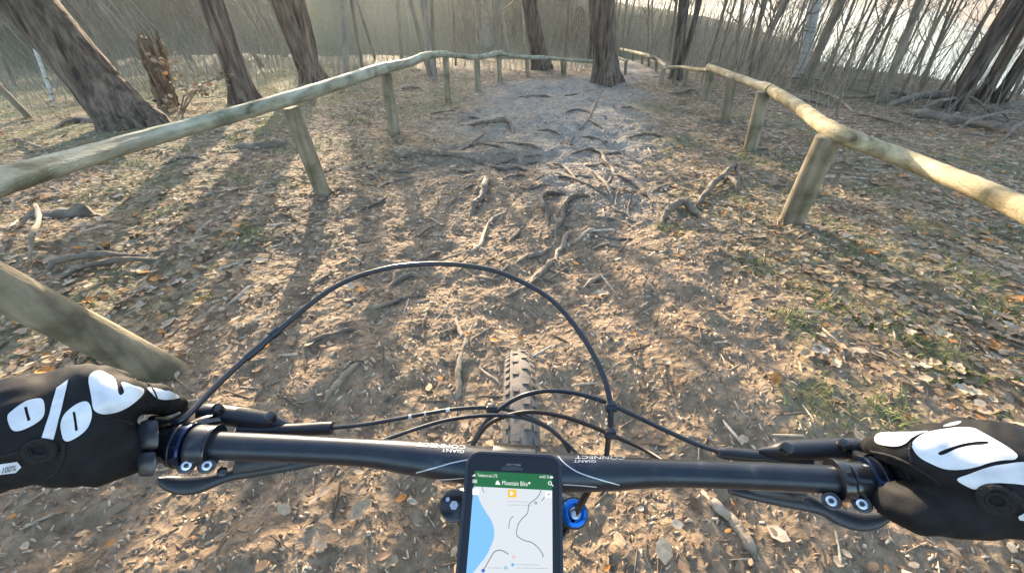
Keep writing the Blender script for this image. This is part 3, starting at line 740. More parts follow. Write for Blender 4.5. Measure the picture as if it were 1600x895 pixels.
def rp(px, py, Y, w):
    p = at_y(px, py, Y); dep = (p - CAM).y * CP - (p - CAM).z * SP
    return (p, w * 0.46 / F * dep)
L0b = at_g(258, 582)
L0t = Vector((-1.74, .98, .81))
lposts = [((505, 303), (456, 172), 30), ((617, 210), (603, 116), 20), ((700, 160), (696, 92), 11), ((747, 142), (745, 95), 10), ((781, 127), (779, 88), 8), ((825, 121), (823, 93), 7), ((880, 118), (878, 96), 6.5), ((926, 121), (929, 98), 6)]
Y = [at_g(*p[0]).y for p in lposts]
lrails = [[(Vector((-1.86, -1.0, .84)), .052), (Vector((-1.78, 0.1, .84)), .053), (Vector((-1.74, 0.85, .84)), .054), rp(0, 284, 1.34, 43), rp(230, 217, 2.15, 29), rp(460, 152, 3.2, 22), rp(602, 106, Y[1], 17)],
          [rp(599, 107, Y[1] - .03, 17.5), rp(640, 98, Y[1] + .8, 13.5), rp(665, 88, Y[1] + 1.3, 12), rp(697, 84, Y[2] + .05, 10)],
          [rp(693, 85, Y[2] - .02, 9), rp(720, 88, Y[2] + .4, 8), rp(746, 90, Y[3], 8), rp(783, 82, Y[4] + .02, 7)],
          [rp(779, 83, Y[4], 6), rp(800, 87, Y[4] + .2, 6), rp(825, 90, Y[5], 6), rp(850, 90, Y[5] + .02, 6)],
          [rp(846, 90, Y[5], 5.5), rp(880, 93, Y[6], 5.5), rp(930, 97, Y[7], 5.5), rp(940, 98, Y[7], 5)]]
lf, lt = fence('wooden_fence', 'low round timber rail fence curving along the left of the trail', [(L0b, L0t, 68)] + lposts if False else lposts, lrails, 'post', 'rail_grey')
mb = post_mesh(L0b, L0t, 0.068, 77); o = mb.build('post', M['post'], lf)
post_mesh((-1.62, -.75, hz(-1.62, -.75)), (-1.84, -.75, .79), 0.066, 78).build('post', M['post'], lf)
rposts = [((1236, 345), (1294, 217), 42), ((1172, 234), (1193, 145), 23), ((1131, 188), (1145, 123), 18), ((1102, 157), (1111, 110), 15), ((1068, 135), (1073, 110), 8), ((1052, 130), (1057, 109), 7), ((1032, 131), (1037, 108), 7),
          ((1025, 111), (1026, 94), 5), ((1014, 104), (1014, 90), 5), ((1003, 100), (1003, 86), 5), ((988, 95), (988, 83), 5), ((970, 91), (970, 79), 4.5)]
Y = [at_g(*p[0]).y for p in rposts]
rrails = [[(Vector((2.16, -1.1, .66)), .052), (Vector((2.12, 0.2, .66)), .052), rp(1720, 378, 1.16, 47), rp(1600, 327, 1.5, 39), rp(1519, 291, 1.79, 34), rp(1418, 250, 2.25, 28), rp(1302, 205, Y[0], 24), rp(1249, 168, Y[0] + .9, 20), rp(1203, 140, Y[1] + .05, 17), rp(1190, 134, Y[1] + .35, 14)],
          [rp(1203, 140, Y[1] - .02, 15), rp(1150, 121, Y[2], 11.5), rp(1107, 105, Y[3] + .05, 10)],
          [rp(1106, 110, Y[3], 6), rp(1090, 109, (Y[3] + Y[4]) / 2, 6), rp(1060, 105, Y[5], 5.5), rp(1034, 107, Y[6], 5.5)],
          [rp(1040, 104, Y[6], 5.5), rp(1024, 92, Y[7], 5), rp(1001, 84, Y[9], 4.5), rp(969, 77, Y[11], 4)]]
rf, _ = fence('wooden_fence', 'low round timber rail fence along the right of the trail, pale yellow rail', rposts, rrails, 'post', 'rail')
post_mesh((2.05, -.7, hz(2.05, -.7)), (2.14, -.7, .62), 0.068, 79).build('post', M['post'], rf)
sposts = [((977, 118), (978, 97), 5), ((966, 112), (966, 93), 4)]
Y = [at_g(*p[0]).y for p in sposts]
fence('wooden_fence', 'short piece of low rail fence just right of the big pine', sposts, [[rp(960, 88, Y[1] + .2, 4), rp(967, 91, Y[1], 4), rp(980, 96, Y[0], 4)]], 'post', 'rail_grey')

# ------------------------------------------------------------------ trees
def clump_mesh(mb, c, r, n, rr, sz=.28):
    for _ in range(n):
        d = Vector((rr.gauss(0, 1), rr.gauss(0, 1), rr.gauss(0, .55))); d = d.normalized() * r * rr.random() ** .4
        a = Vector((rr.gauss(0, 1), rr.gauss(0, 1), rr.gauss(0, .6))).normalized() * sz * rr.uniform(.5, 1.2); bb = a.orthogonal().normalized() * sz * .18
        p = Vector(c) + d; mb.add([p - bb, p + bb, p + a], [(0, 1, 2)])
def trunk(base, top, wpx, label, m='pine', H=11, name='pine_tree', curve=0.0, sides=26, cat='tree', crown=True, flare=.5, group='large trees around the trail', taper=.55, fork=None):
    b0 = at_g(*base); t0 = at_y(top[0], top[1], b0.y)
    dep = (b0 - CAM).y * CP - (b0 - CAM).z * SP
    r = wpx * .5 / F * dep; d = (t0 - b0); d = d / max(d.z, .3)
    rr = random.Random(int(base[0])); e = empty(name, b0, label, cat, group)
    pts = []; rad = []; n = 64
    for i in range(n):
        z = -0.3 + (H + .3) * (i / (n - 1)) ** 1.6
        ztop = max(t0.z - b0.z, .5)
        lean = d * z if z < ztop else d * ztop + (d * .35 + Vector((0, 0, .65))) * (z - ztop) / 1.0
        off = Vector((math.sin(z * .8 + base[0]) * curve, 0, 0)) * min(1, max(0, z))
        pts.append(b0 + Vector((lean.x, lean.y, z)) + off)
        rad.append(r * (1 - taper * max(0, z) / H) * (1 + flare * math.exp(-max(0, z) * 4.5)))
    ph = [rr.uniform(0, 6) for _ in range(4)]
    mb = MB(); mb.tube(pts, rad, sides, jitter=lambda i, j: 1 + (.035 + flare * .3 * math.exp(-max(0, pts[i].z - b0.z) * 5)) * math.sin(4 * 6.283 * j / sides + ph[0] + i * .04) + .07 * (rr.random() - .5))
    if fork:
        f0 = pts[6]; f1 = at_y(fork[0], fork[1], b0.y)
        mb.tube([f0.lerp(f1, t) + Vector((.04 * math.sin(t * 3), 0, 0)) for t in [i / 12 for i in range(13)]] + [f1 + (f1 - f0).normalized() * 3], [r * .55] * 13 + [r * .3], 12, jitter=lambda i, j: 1 + .06 * (rr.random() - .5))
    mb.build('trunk', M[m], e)
    if crown:
        bm_ = MB(); cm = MB()
        for k in range(16):
            t = rr.uniform(.55, 1); i = min(n - 1, int(n * t ** (1 / 1.6))); p = pts[i]; th = rr.uniform(0, 6.28); L = rr.uniform(1.0, 2.4)
            e1 = p + Vector((math.cos(th), math.sin(th), rr.uniform(.1, .6))) * L
            bm_.tube([p, p.lerp(e1, .5) + Vector((0, 0, .12)), e1], [rad[i] * .3, rad[i] * .2, .012], 6)
            for q in (0.55, .8, 1.0): clump_mesh(cm, p.lerp(e1, q), .5, 26, rr)
        bm_.build('branches', M[m], e); c_ = cm.build('crown', M['needles'], e, smooth=False); c_['kind'] = 'stuff'
    return e
trunk((208, 196), (40, 0), 66, 'thick pine trunk leaning left in front of the left fence rail', H=11)
trunk((385, 160), (330, 0), 30, 'medium straight pine trunk between broken snag and forked tree', H=12)
trunk((493, 131), (440, 0), 30, 'brown tree with a second stem just behind the left rail', 'pine', 11, 'forked_tree', .03, fork=(466, 0))
trunk((846, 108), (829, 0), 22, 'dark tree standing close behind the left fence, left of the big pine', 'darkbark', 12, 'oak_tree', .03)
trunk((947, 128), (942, 0), 33, 'big upright pine with rough bark where the path leaves the clearing', H=14)
trunk((929, 92), (926, 0), 13, 'grey trunk half hidden behind the big upright pine', 'darkbark', 12, 'oak_tree')
trunk((1056, 124), (1067, 0), 15, 'slim dark tree behind the right fence bend with a side limb', 'darkbark', 11, 'oak_tree', .02, fork=(1092, 0))
trunk((1250, 124), (1274, 0), 15, 'pale spotted birch behind the right fence', 'birch', 10, 'birch_tree', .03, crown=False)
trunk((1256, 134), (1314, 0), 12, 'brown leaning trunk crossing the foot of the birch', 'stem', 10, 'oak_tree', .02, crown=False)
trunk((1484, 172), (1588, 0), 25, 'thick dark leaning trunk at the upper right, leftmost of three', 'darkbark', 10, 'oak_tree', .02, crown=False, flare=.1)
trunk((1530, 160), (1622, 0), 16, 'middle trunk of three at the upper right, sunlit orange at its base', 'pine', 10, 'pine_tree', .02, crown=False, flare=.1)
trunk((1556, 160), (1664, 0), 15, 'slim dark trunk at the right frame edge, rightmost of three', 'darkbark', 10, 'oak_tree', .02, crown=False, flare=.1)
trunk((1377, 158), (1434, 0), 11, 'slim stem leaning right in front of the bright lake', 'stem', 9, 'oak_tree', .03, crown=False)
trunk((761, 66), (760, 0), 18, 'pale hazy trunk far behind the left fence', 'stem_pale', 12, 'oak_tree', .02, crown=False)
# broken snags
def snag(base, prongs, w, label):
    b0 = at_g(*base); e = empty('broken_snag', b0, label, 'dead tree', 'broken dead tree stumps')
    dep = (b0 - CAM).y * CP - (b0 - CAM).z * SP; r = w * .5 / F * dep; rr = random.Random(int(base[0])); mb = MB()
    for (tx, ty, f) in prongs:
        t0 = at_y(tx, ty, b0.y); n = 14; ph = rr.uniform(0, 6)
        pts = [(b0 - Vector((0, 0, .2))).lerp(t0, i / (n - 1)) + Vector((rr.uniform(-.02, .02), 0, 0)) for i in range(n)]
        mb.tube(pts, [r * f * (1.15 - .35 * i / n) for i in range(n - 1)] + [r * f * .35], 14, jitter=lambda i, j: 1 + .12 * math.sin(j * 1.8 + ph) + rr.uniform(-.08, .08))
        for k in range(5):
            a = pts[-2] + Vector((rr.uniform(-1, 1), rr.uniform(-1, 1), 0)) * r * f * .6
            mb.tube([a - Vector((0, 0, .1)), a + Vector((rr.uniform(-.03, .03), 0, rr.uniform(.08, .22)))], [r * f * .22, .004], 5)
    mb.build('trunk', M['snag'], e)
    return e
snag((262, 168), [(222, 58, 1.0), (246, 60, .75), (247, 110, 1.1)], 26, 'splintered forked snag with brown leaves behind the leaning pine')
snag((905, 88), [(906, 10, 1.0), (898, 36, .9)], 16, 'tall broken stump with a stepped top left of the big pine')

# saplings: prototypes with stem and twigs, then copies
def sapling_proto(seed, label, nb=17, t0=.14):
    rr = random.Random(seed)
    e = empty('bare_sapling', (0, 0, 0), label, 'sapling')
    H = 5.0; n = 14; a1, a2 = rr.uniform(.05, .16), rr.uniform(0, 6)
    def cpt(t): return Vector((a1 * math.sin(t * 5 + a2) - a1 * math.sin(a2), a1 * math.cos(t * 4 + a2) - a1 * math.cos(a2), H * t - .25))
    mb = MB(); mb.tube([cpt(i / (n - 1)) for i in range(n)], [.03 * (1 - .8 * i / n) + .002 for i in range(n)], 7, jitter=lambda i, j: rr.uniform(.9, 1.1))
    mb.build('trunk', M['stem'], e)
    tw = MB()
    def branch(p, d, L, r, lev):
        k = 5; pts = [p]; q = p.copy(); dd = d.normalized()
        for i in range(k):
            dd = (dd + Vector((rr.gauss(0, .16), rr.gauss(0, .16), rr.gauss(.06, .12)))).normalized(); q = q + dd * L / k; pts.append(q.copy())
            if lev < 2 and rr.random() < .62:
                branch(q.copy(), (dd + Vector((rr.gauss(0, .7), rr.gauss(0, .7), rr.gauss(.1, .5)))), L * rr.uniform(.35, .6), r * .55, lev + 1)
        tw.tube(pts, [r * (1 - .8 * i / k) for i in range(k + 1)], 4 if lev else 5, caps=False)
    for i in range(nb):
        t = rr.uniform(t0, .97); th = rr.uniform(0, 6.28)
        branch(cpt(t), Vector((math.cos(th), math.sin(th), rr.uniform(.4, 1.6))), rr.uniform(.5, 1.5) * (1.15 - t * .6), .012 * (1.1 - t * .7), 0)
    tw.build('branches', M['stem'], e)
    return e
SP_ = [sapling_proto(200 + i, '') for i in range(6)] + [sapling_proto(300 + i, '', 6, .5) for i in range(3)]
sp_used = [False] * 9
SPD = [[c.data for c in e_.children] for e_ in SP_]
def put_sapling(base, top, w, label, group, mat_=None):
    b0 = at_g(*base); t0 = at_y(top[0], top[1], b0.y)
    dep = (b0 - CAM).y * CP - (b0 - CAM).z * SP; r = w * (.34 if group == GR else .46) / F * dep
    s_ = max(.3, min(2.6, r / .026))
    k = random.randrange(6, 9) if group == GC and 500 < base[0] < 760 else random.randrange(6); src = SP_[k]
    if not sp_used[k]: root_, kids = src, list(src.children); sp_used[k] = True
    else:
        kids = []; root_ = src.copy(); COL.objects.link(root_)
        for c, me_ in zip(src.children, SPD[k]):
            d = c.copy(); d.data = me_; COL.objects.link(d); d.parent = root_; kids.append(d)
    if mat_ is not None:
        for d in kids:
            d.data = SWAP(d.data, mat_)
    d = (t0 - b0); d = Vector((d.x, random.uniform(-.12, .12) * d.length, max(d.z, .2))).normalized()
    qd = Vector((0, 0, 1)).rotation_difference(d) @ Quaternion((0, 0, 1), random.uniform(0, 6.28))
    root_.location = b0; root_.rotation_mode = 'QUATERNION'; root_.rotation_quaternion = qd
    root_.scale = (s_, s_, max(s_, .55)); tag(root_, label, 'sapling', group)
    return root_
_sw = {}
ORD = ['first', 'second', 'third', 'fourth', 'fifth', 'sixth', 'seventh', 'eighth', 'ninth', 'tenth', 'eleventh', 'twelfth', 'thirteenth', 'fourteenth', 'fifteenth', 'sixteenth', 'seventeenth', 'eighteenth', 'nineteenth', 'twentieth', 'twenty-first', 'twenty-second', 'twenty-third', 'twenty-fourth', 'twenty-fifth', 'twenty-sixth']
def SWAP(me, m):
    key = (me.name, m.name)
    if key not in _sw:
        c = me.copy(); c.materials[0] = m; _sw[key] = c
    return _sw[key]
GL, GC, GR = 'bare saplings in the hazy thicket left of the clearing', 'bare saplings behind the curve of the left fence', 'bare saplings between right fence and lake'
LL = 'thin bare sapling in the thicket at the upper left'
LC = 'thin bare sapling behind the curve of the left fence'
LR = 'thin bare sapling with fine twigs against the bright lake'
LP = 'thin bare sapling beside the path beyond the big pine'
GP = 'bare saplings beside the path beyond the big pine'
stems = [((50, 184), (-6, 110), 8, 'short dark stem leaning left at the far left edge', GL), ((80, 157), (2, 20), 5, 'whitish slim stem left of the leaning pine', GL, 'birch'), ((182, 110), (108, 0), 9, 'crooked stem rising behind the big leaning pine', GL),
         ((165, 84), (138, 0), 6, LL, GL), ((141, 55), (139, 0), 6, LL, GL), ((412, 104), (346, 0), 6, 'slim stem between medium pine and forked tree', GL), ((445, 90), (395, 0), 7, LL, GL), ((20, 130), (-50, 0), 5, LL, GL), ((110, 120), (40, 0), 4, LL, GL), ((300, 95), (262, 0), 5, LL, GL), ((335, 80), (300, 0), 4, LL, GL), ((235, 80), (190, 0), 4, LL, GL),
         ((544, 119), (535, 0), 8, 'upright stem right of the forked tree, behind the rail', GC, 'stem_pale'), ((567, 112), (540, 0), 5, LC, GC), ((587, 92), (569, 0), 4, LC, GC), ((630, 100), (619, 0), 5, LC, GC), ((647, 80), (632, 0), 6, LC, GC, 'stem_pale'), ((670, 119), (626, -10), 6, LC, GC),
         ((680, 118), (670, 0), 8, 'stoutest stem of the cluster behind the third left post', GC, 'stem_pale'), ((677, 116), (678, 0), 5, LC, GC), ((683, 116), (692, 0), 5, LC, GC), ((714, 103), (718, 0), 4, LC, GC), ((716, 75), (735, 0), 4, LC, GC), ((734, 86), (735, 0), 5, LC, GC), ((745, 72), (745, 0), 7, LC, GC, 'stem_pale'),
         ((782, 122), (785, 0), 6, 'dark slim stem at the fifth left fence post', GC), ((790, 58), (815, 0), 6, LC, GC), ((857, 80), (864, 0), 8, 'sturdy stem between dark tree and stepped stump', GC), ((867, 62), (880, 0), 4, LC, GC), ((883, 115), (885, 0), 3, LC, GC),
         ((972, 76), (978, 0), 6, LP, GP), ((980, 72), (999, 0), 5, LP, GP), ((1020, 92), (1026, 0), 7, 'sturdy stem where the lit rail bends beyond the path', GP), ((1012, 80), (1010, 0), 5, LP, GP), ((1042, 95), (1052, 0), 4, LP, GP), ((1108, 98), (1136, 0), 7, LR, GR), ((1150, 106), (1173, 0), 7, LR, GR), ((1160, 102), (1186, 0), 5, LR, GR), ((1170, 121), (1206, 0), 9, LR, GR),
         ((1167, 121), (1226, 0), 8, LR, GR), ((1182, 126), (1233, 0), 8, LR, GR), ((1200, 129), (1260, 0), 4, LR, GR), ((1120, 110), (1150, 0), 4, LR, GR), ((1215, 120), (1290, 0), 4, LR, GR), ((1282, 141), (1346, 0), 6, LR, GR), ((1312, 128), (1356, 0), 5, LR, GR), ((1324, 142), (1376, 0), 6, LR, GR), ((1332, 126), (1402, 0), 6, LR, GR),
         ((1352, 150), (1424, 0), 6, LR, GR), ((1405, 154), (1474, 0), 6, LR, GR), ((1430, 157), (1508, 0), 5, LR, GR), ((1460, 152), (1545, 0), 7, LR, GR), ((1307, 183), (1330, 90), 5, 'lone dark shoot standing just behind the near right rail', GR), ((1295, 120), (1360, 0), 4, LR, GR), ((1390, 135), (1450, 0), 4, LR, GR), ((1440, 140), (1500, 0), 4, LR, GR), ((1500, 150), (1575, 0), 4, LR, GR), ((1575, 160), (1660, 0), 6, LR, GR), ((1420, 165), (1490, 0), 5, LR, GR)]
WH = {LL: 'in the upper left thicket', LC: 'behind the curve of the left fence', LR: 'between right fence and lake', LP: 'beyond the big pine beside the path'}
for key in WH:
    grp = sorted([i for i, q in enumerate(stems) if q[3] == key], key=lambda i: stems[i][0][0])
    for n_, i in enumerate(grp):
        q = stems[i]; dx = (q[1][0] - q[0][0]) / max(20, q[0][1])
        look = ('hair thin' if q[2] <= 4 else 'slim' if q[2] <= 6 else 'stouter') + (' left leaning' if dx < -.15 else ' right leaning' if dx > .15 else ' upright')
        stems[i] = (q[0], q[1], q[2], look + ' sapling, ' + ORD[n_] + ' from the left ' + WH[key], *q[4:])
for s_ in stems:
    put_sapling(s_[0], s_[1], s_[2], s_[3], s_[4], M[s_[5]] if len(s_) > 5 else None)
for i in range(120):        # farther stems that fill the thicket
    px = random.uniform(-40, 960); py = random.uniform(38, 100) if px < 500 else random.uniform(30, 82)
    if 460 < px < 690: continue
    lean = (px - 900) * .12
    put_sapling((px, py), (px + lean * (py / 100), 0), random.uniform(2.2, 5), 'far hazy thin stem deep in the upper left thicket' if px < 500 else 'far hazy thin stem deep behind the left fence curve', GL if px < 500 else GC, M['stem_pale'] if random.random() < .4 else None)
for i in range(34):
    px = random.uniform(980, 1620); py = 70 + (px - 980) * .11 + random.uniform(-25, 18)
    put_sapling((px, py), (px + (px - 900) * .10 + random.uniform(0, 25), 0), random.uniform(2.2, 4.5), 'far thin stem across the valley beyond the big pine' if px < 1080 else 'far thin stem on the slope above the lake', GP if px < 1080 else GR)

# brushwood of thin twigs
def brush(name, boxes, label=None):
    V, Fc = [], []; cnt = 0
    for (x0, x1, y0, y1, n, l0, l1, r_) in boxes:
        x = rng.uniform(x0, x1, n); y = rng.uniform(y0, y1, n); ok = trail(x, y) < .1; x, y = x[ok], y[ok]; n = len(x)
        b0 = np.stack([x, y, h_full(x, y) - .03], 1); L = rng.uniform(l0, l1, n)
        d = np.stack([rng.normal(0, .35, n), rng.normal(0, .35, n), np.ones(n)], 1); d /= np.linalg.norm(d, axis=1)[:, None]
        m1 = b0 + d * (L * .5)[:, None]; d2 = d + rng.normal(0, .3, (n, 3)); d2 /= np.linalg.norm(d2, axis=1)[:, None]; t1 = m1 + d2 * (L * .5)[:, None]
        for (p, q, ra, rb) in ((b0, m1, r_, r_ * .6), (m1, t1, r_ * .6, r_ * .15)):
            vs = []
            for c_, rr_ in ((p, ra), (q, rb)):
                for j in range(3):
                    th = 2 * np.pi * j / 3; vs.append(c_ + np.array([math.cos(th) * rr_, math.sin(th) * rr_, 0]))
            vs = np.stack(vs, 1).reshape(-1, 3); o = cnt + np.arange(n)[:, None] * 6; cnt += n * 6
            V.append(vs); Fc.append(np.stack([o + np.array(k) for k in [(0, 1, 4, 3), (1, 2, 5, 4), (2, 0, 3, 5)]], 1).reshape(-1, 4))
    o = np_mesh(name, np.concatenate(V), np.concatenate(Fc), M['stem_pale']); o['kind'] = 'stuff'
    return o
brush('brushwood', [(-13, -2.5, 7, 14, 900, .3, 1.2, .006), (-3, 2, 9.8, 14, 500, .3, 1.0, .005), (-28, 2, 13, 30, 1300, .5, 2.0, .007), (-40, 14, 28, 50, 1300, .8, 2.6, .012), (3.6, 9, 7.2, 14, 1000, .3, 1.5, .006), (4, 12, 5.5, 20, 800, .4, 1.3, .006), (8, 26, 24, 46, 1800, .8, 2.2, .012)])
def poles(name, n, reg, r0):
    x = rng.uniform(reg[0], reg[1], n); y = rng.uniform(reg[2], reg[3], n)
    az = x / y; ok = (np.abs(az + .31) > .13) & (trail(x, y) < .1); x, y = x[ok], y[ok]; n = len(x)
    z = h_full(x, y); H = rng.uniform(2.5, 6.5, n); r_ = r0 * rng.uniform(.5, 1.4, n)
    lx = rng.normal(0, .07, n) + x * .006; ly = rng.normal(0, .06, n); V, Fc = [], []
    K = 6; sides = 4
    wob = rng.normal(0, .05, (n, K, 2)); wob[:, 0] = 0
    for k in range(K):
        t = k / (K - 1); rad = r_ * (1 - .75 * t)
        for j in range(sides):
            th = 2 * math.pi * j / sides
            V.append(np.stack([x + lx * H * t + wob[:, k, 0] + rad * math.cos(th), y + ly * H * t + wob[:, k, 1] + rad * math.sin(th), z - .1 + H * t], 1))
    vs = np.stack(V, 1).reshape(-1, 3); o = np.arange(n)[:, None] * K * sides
    f = np.stack([o + np.array([k * sides + j, k * sides + (j + 1) % sides, (k + 1) * sides + (j + 1) % sides, (k + 1) * sides + j]) for k in range(K - 1) for j in range(sides)], 1).reshape(-1, 4)
    o = np_mesh(name, vs, f, M['stem']); o['kind'] = 'stuff'
poles('far_thicket', 300, (-34, 14, 17, 46), .028)
poles('far_thicket', 260, (8, 30, 24, 46), .02)
poles('slim_thicket', 190, (3.8, 12, 7.5, 20), .011)
poles('slim_thicket', 260, (-24, -1, 12, 28), .014)
# dry brown leaves hanging on the low shoots by the snag
shoot_base = at_g(275, 172)
shoot = empty('oak_shoot', shoot_base, 'low oak shoots holding dry orange brown leaves around the splintered snag', 'shrub')
P = []; mb = MB()
for (px, py, n, s_, Yo) in [(262, 105, 46, .22, 0), (260, 165, 22, .16, -.1), (350, 118, 22, .15, .2), (318, 140, 16, .14, .1), (300, 150, 14, .16, -.1)]:
    c = at_y(px, py, shoot_base.y + Yo)
    q = rng.normal(0, 1, (n, 3)) * s_ * .45 + np.array(c); P.append(q)
    mb.tube([shoot_base - Vector((0, 0, .1)), shoot_base.lerp(c, .5) + Vector((.05, 0, .1)), c], [.012, .008, .005], 6)
    for w in q[::2]: mb.tube([c.lerp(shoot_base, .15), c.lerp(Vector(w), .6) + Vector((0, 0, .02)), Vector(w)], [.004, .003, .002], 4)
mb.build('branches', M['stem'], shoot)
P = np.concatenate(P)
o = leaf_mesh('foliage', P, np.full(len(P), .075), 1.2); o.parent = shoot; o.matrix_parent_inverse = Matrix.Translation(-shoot_base); o['kind'] = 'stuff'

# pines added across the valley, crowns shaped to shade bowl and left slope
def shade_pine(x, y, H, cw, z0, z1, label, dens=1.0, cr_=.75):
    z = hz(x, y); e = empty('shade_pine', (x, y, z), label, 'tree')
    rr = random.Random(int(x * 100)); mb = MB(); mb.tube([Vector((x, y, z - .3 + (H + .3) * t)) for t in [i / 8 for i in range(9)]], [.2 * (1 - .8 * i / 9) for i in range(9)], 8); mb.build('trunk', M['pine'], e)
    bm_ = MB(); cm = MB()
    for k in range(int(26 * dens * max(1, (z1 - z0) / 3))):
        zz = rr.uniform(z0, z1); th = rr.uniform(0, 6.28); L = cw * rr.uniform(.35, 1)
        p = Vector((x, y, min(zz, z + H))); e1 = p + Vector((math.cos(th), math.sin(th), rr.uniform(-.03, .03 if cr_ < .7 else .15))) * L
        bm_.tube([p, e1], [.05, .012], 5)
        for q in (.4, .7, 1.0): clump_mesh(cm, p.lerp(e1, q), cr_, int(30 * dens), rr, .55 * cr_ / .75)
    bm_.build('branches', M['pine'], e); c_ = cm.build('crown', M['needles'], e, smooth=False); c_['kind'] = 'stuff'
RIDGE = [(-12.6, 46, 8.3, 2.4, 9.9, 10.3), (-8.6, 47, 9.0, 2.5, 9.4, 12.9), (-4.0, 46, 9.5, 3.2, 8.0, 13.2), (0.0, 46, 9.5, 3.2, 7.0, 12.8), (4.5, 47, 9.5, 3.2, 6.5, 12), (-15.6, 46, 5, 1.9, 7.2, 9.8), (-19.0, 46, 5, 2.1, 7.2, 10.1), (-23.0, 46, 5, 2.2, 7.2, 10.3), (-27.5, 46, 5, 2.3, 7.4, 10.6)]
for i, (x, y, H, cw, z0, z1) in enumerate(RIDGE):
    shade_pine(x, y, max(4, z1 - hz(x, y)), cw, z0, z1, ORD[[x_ for x_ in sorted(q[0] for q in RIDGE)].index(x)] + ' pine added on the far ridge for shade, counting from the left', 2.6 if i == 0 else 1.2 if i > 4 else 1.0, .42 if i in (0, 5, 6, 7, 8) else .75)


# ------------------------------------------------------------------ mountain bike
BARP = cr([(-70, 678, .306, .0111), (0, 683, .313, .0111), (215, 692, .327, .0111), (380, 697.5, .337, .0113), (560, 706, .343, .0113), (640, 714, .345, .0138), (720, 724, .346, .0155), (800, 733, .346, .0160), (880, 737, .346, .0158), (950, 739, .345, .0140), (1040, 738.5, .343, .0113), (1180, 743, .340, .0111), (1291, 748, .336, .0111), (1400, 752, .327, .0111), (1600, 757, .313, .0111), (1670, 758, .306, .0111)], 10)
BX = [p[0] for p in BARP]
def bar_at(px):
    return [float(np.interp(px, BX, [p[k] for p in BARP])) for k in (1, 2, 3)]
def bar_pt(px):
    y, d, r = bar_at(px); return at_d(px, y, d)
bike = empty('mountain_bike', (0.01, 0.43, 0.0), 'black mountain bike seen from its rider, handlebar, cables and front tyre', 'bicycle')
mb = MB(); mb.tube([at_d(*p[:3]) for p in BARP], [p[3] for p in BARP], 28)
bar = mb.build('handlebar', M['bar'], bike)
BARBVH = BVHTree.FromPolygons([tuple(v) for v in mb.v], mb.f)
def bar_ring(name, x0, x1, r, m, parent, n=28, bevel=.0008):
    mb = MB(); k = max(2, int(abs(x1 - x0) / 8) + 2)
    mb.tube([bar_pt(x0 + (x1 - x0) * i / (k - 1)) for i in range(k)], r, n)
    return mb.build(name, M[m], parent, bevel=bevel)
def drape(outline, holes, bvh, off, smooth=True, step=2.2):
    """outline in photo pixels, laid on a surface along the sight lines; returns MB"""
    def loop(pts):
        if smooth and len(pts) > 4:
            q = pts[-2:] + pts + pts[:2]; c = cr(q, 4); return [tuple(p) for p in c[8:8 + 4 * len(pts)]]
        out = []
        for i in range(len(pts)):
            a, b_ = np.array(pts[i]), np.array(pts[(i + 1) % len(pts)]); n = max(1, int(np.hypot(*(b_ - a)) / 3))
            out += [tuple(a + (b_ - a) * k / n) for k in range(n)]
        return out
    loops = [loop(outline)] + [loop(h) for h in holes]
    vs, es = [], []
    for lp in loops:
        o = len(vs); vs += [Vector((p[0], p[1])) for p in lp]; es += [(o + i, o + (i + 1) % len(lp)) for i in range(len(lp))]
    def inside(x, y, lp):
        c = False; j = len(lp) - 1
        for i in range(len(lp)):
            if (lp[i][1] > y) != (lp[j][1] > y) and x < (lp[j][0] - lp[i][0]) * (y - lp[i][1]) / (lp[j][1] - lp[i][1]) + lp[i][0]: c = not c
            j = i
        return c
    xs = [p[0] for p in loops[0]]; ys = [p[1] for p in loops[0]]
    x = min(xs)
    while x < max(xs):
        y = min(ys)
        while y < max(ys):
            if inside(x, y, loops[0]) and not any(inside(x, y, h) for h in loops[1:]): vs.append(Vector((x, y)))
            y += step
        x += step
    v2, _, f2 = delaunay_2d_cdt(vs, es, [], 0, 1e-4)[:3]
    mb = MB(); P = []; ok = []
    for p in v2:
        r = ray(p[0], p[1]).normalized(); hit, nn, _, dist = bvh.ray_cast(CAM, r)
        if hit is None: P.append(CAM); ok.append(False)
        else:
            if nn.dot(r) > 0: nn = -nn
            P.append(hit + nn * off); ok.append(True)
    fs = []
    for f in f2:
        cx = sum(v2[i][0] for i in f) / len(f); cy = sum(v2[i][1] for i in f) / len(f)
        if all(ok[i] for i in f) and inside(cx, cy, loops[0]) and not any(inside(cx, cy, h) for h in loops[1:]):
            dd = [(P[i] - CAM).length for i in f]
            if max(dd) - min(dd) < .012: fs.append(tuple(f))
    mb.add(P, fs)
    return mb
def clean(o):
    bm = bmesh.new(); bm.from_mesh(o.data); bmesh.ops.delete(bm, geom=[v for v in bm.verts if not v.link_faces], context='VERTS')
    for f in bm.faces:
        if f.normal.dot(f.calc_center_median() + ORIG[o.name] - CAM) > 0: f.normal_flip()
    bm.to_mesh(o.data); bm.free(); return o
def text_geom(body, size=1.0):
    cu = bpy.data.curves.new('lettering', 'FONT'); cu.body = body; cu.size = size; cu.resolution_u = 3
    t = bpy.data.objects.new('lettering', cu); COL.objects.link(t)
    dg = bpy.context.evaluated_depsgraph_get(); me = bpy.data.meshes.new_from_object(t.evaluated_get(dg))
    vs = [v.co.copy() for v in me.vertices]; fs = [tuple(p.vertices) for p in me.polygons]
    bpy.data.objects.remove(t); bpy.data.curves.remove(cu); bpy.data.meshes.remove(me)
    return vs, fs
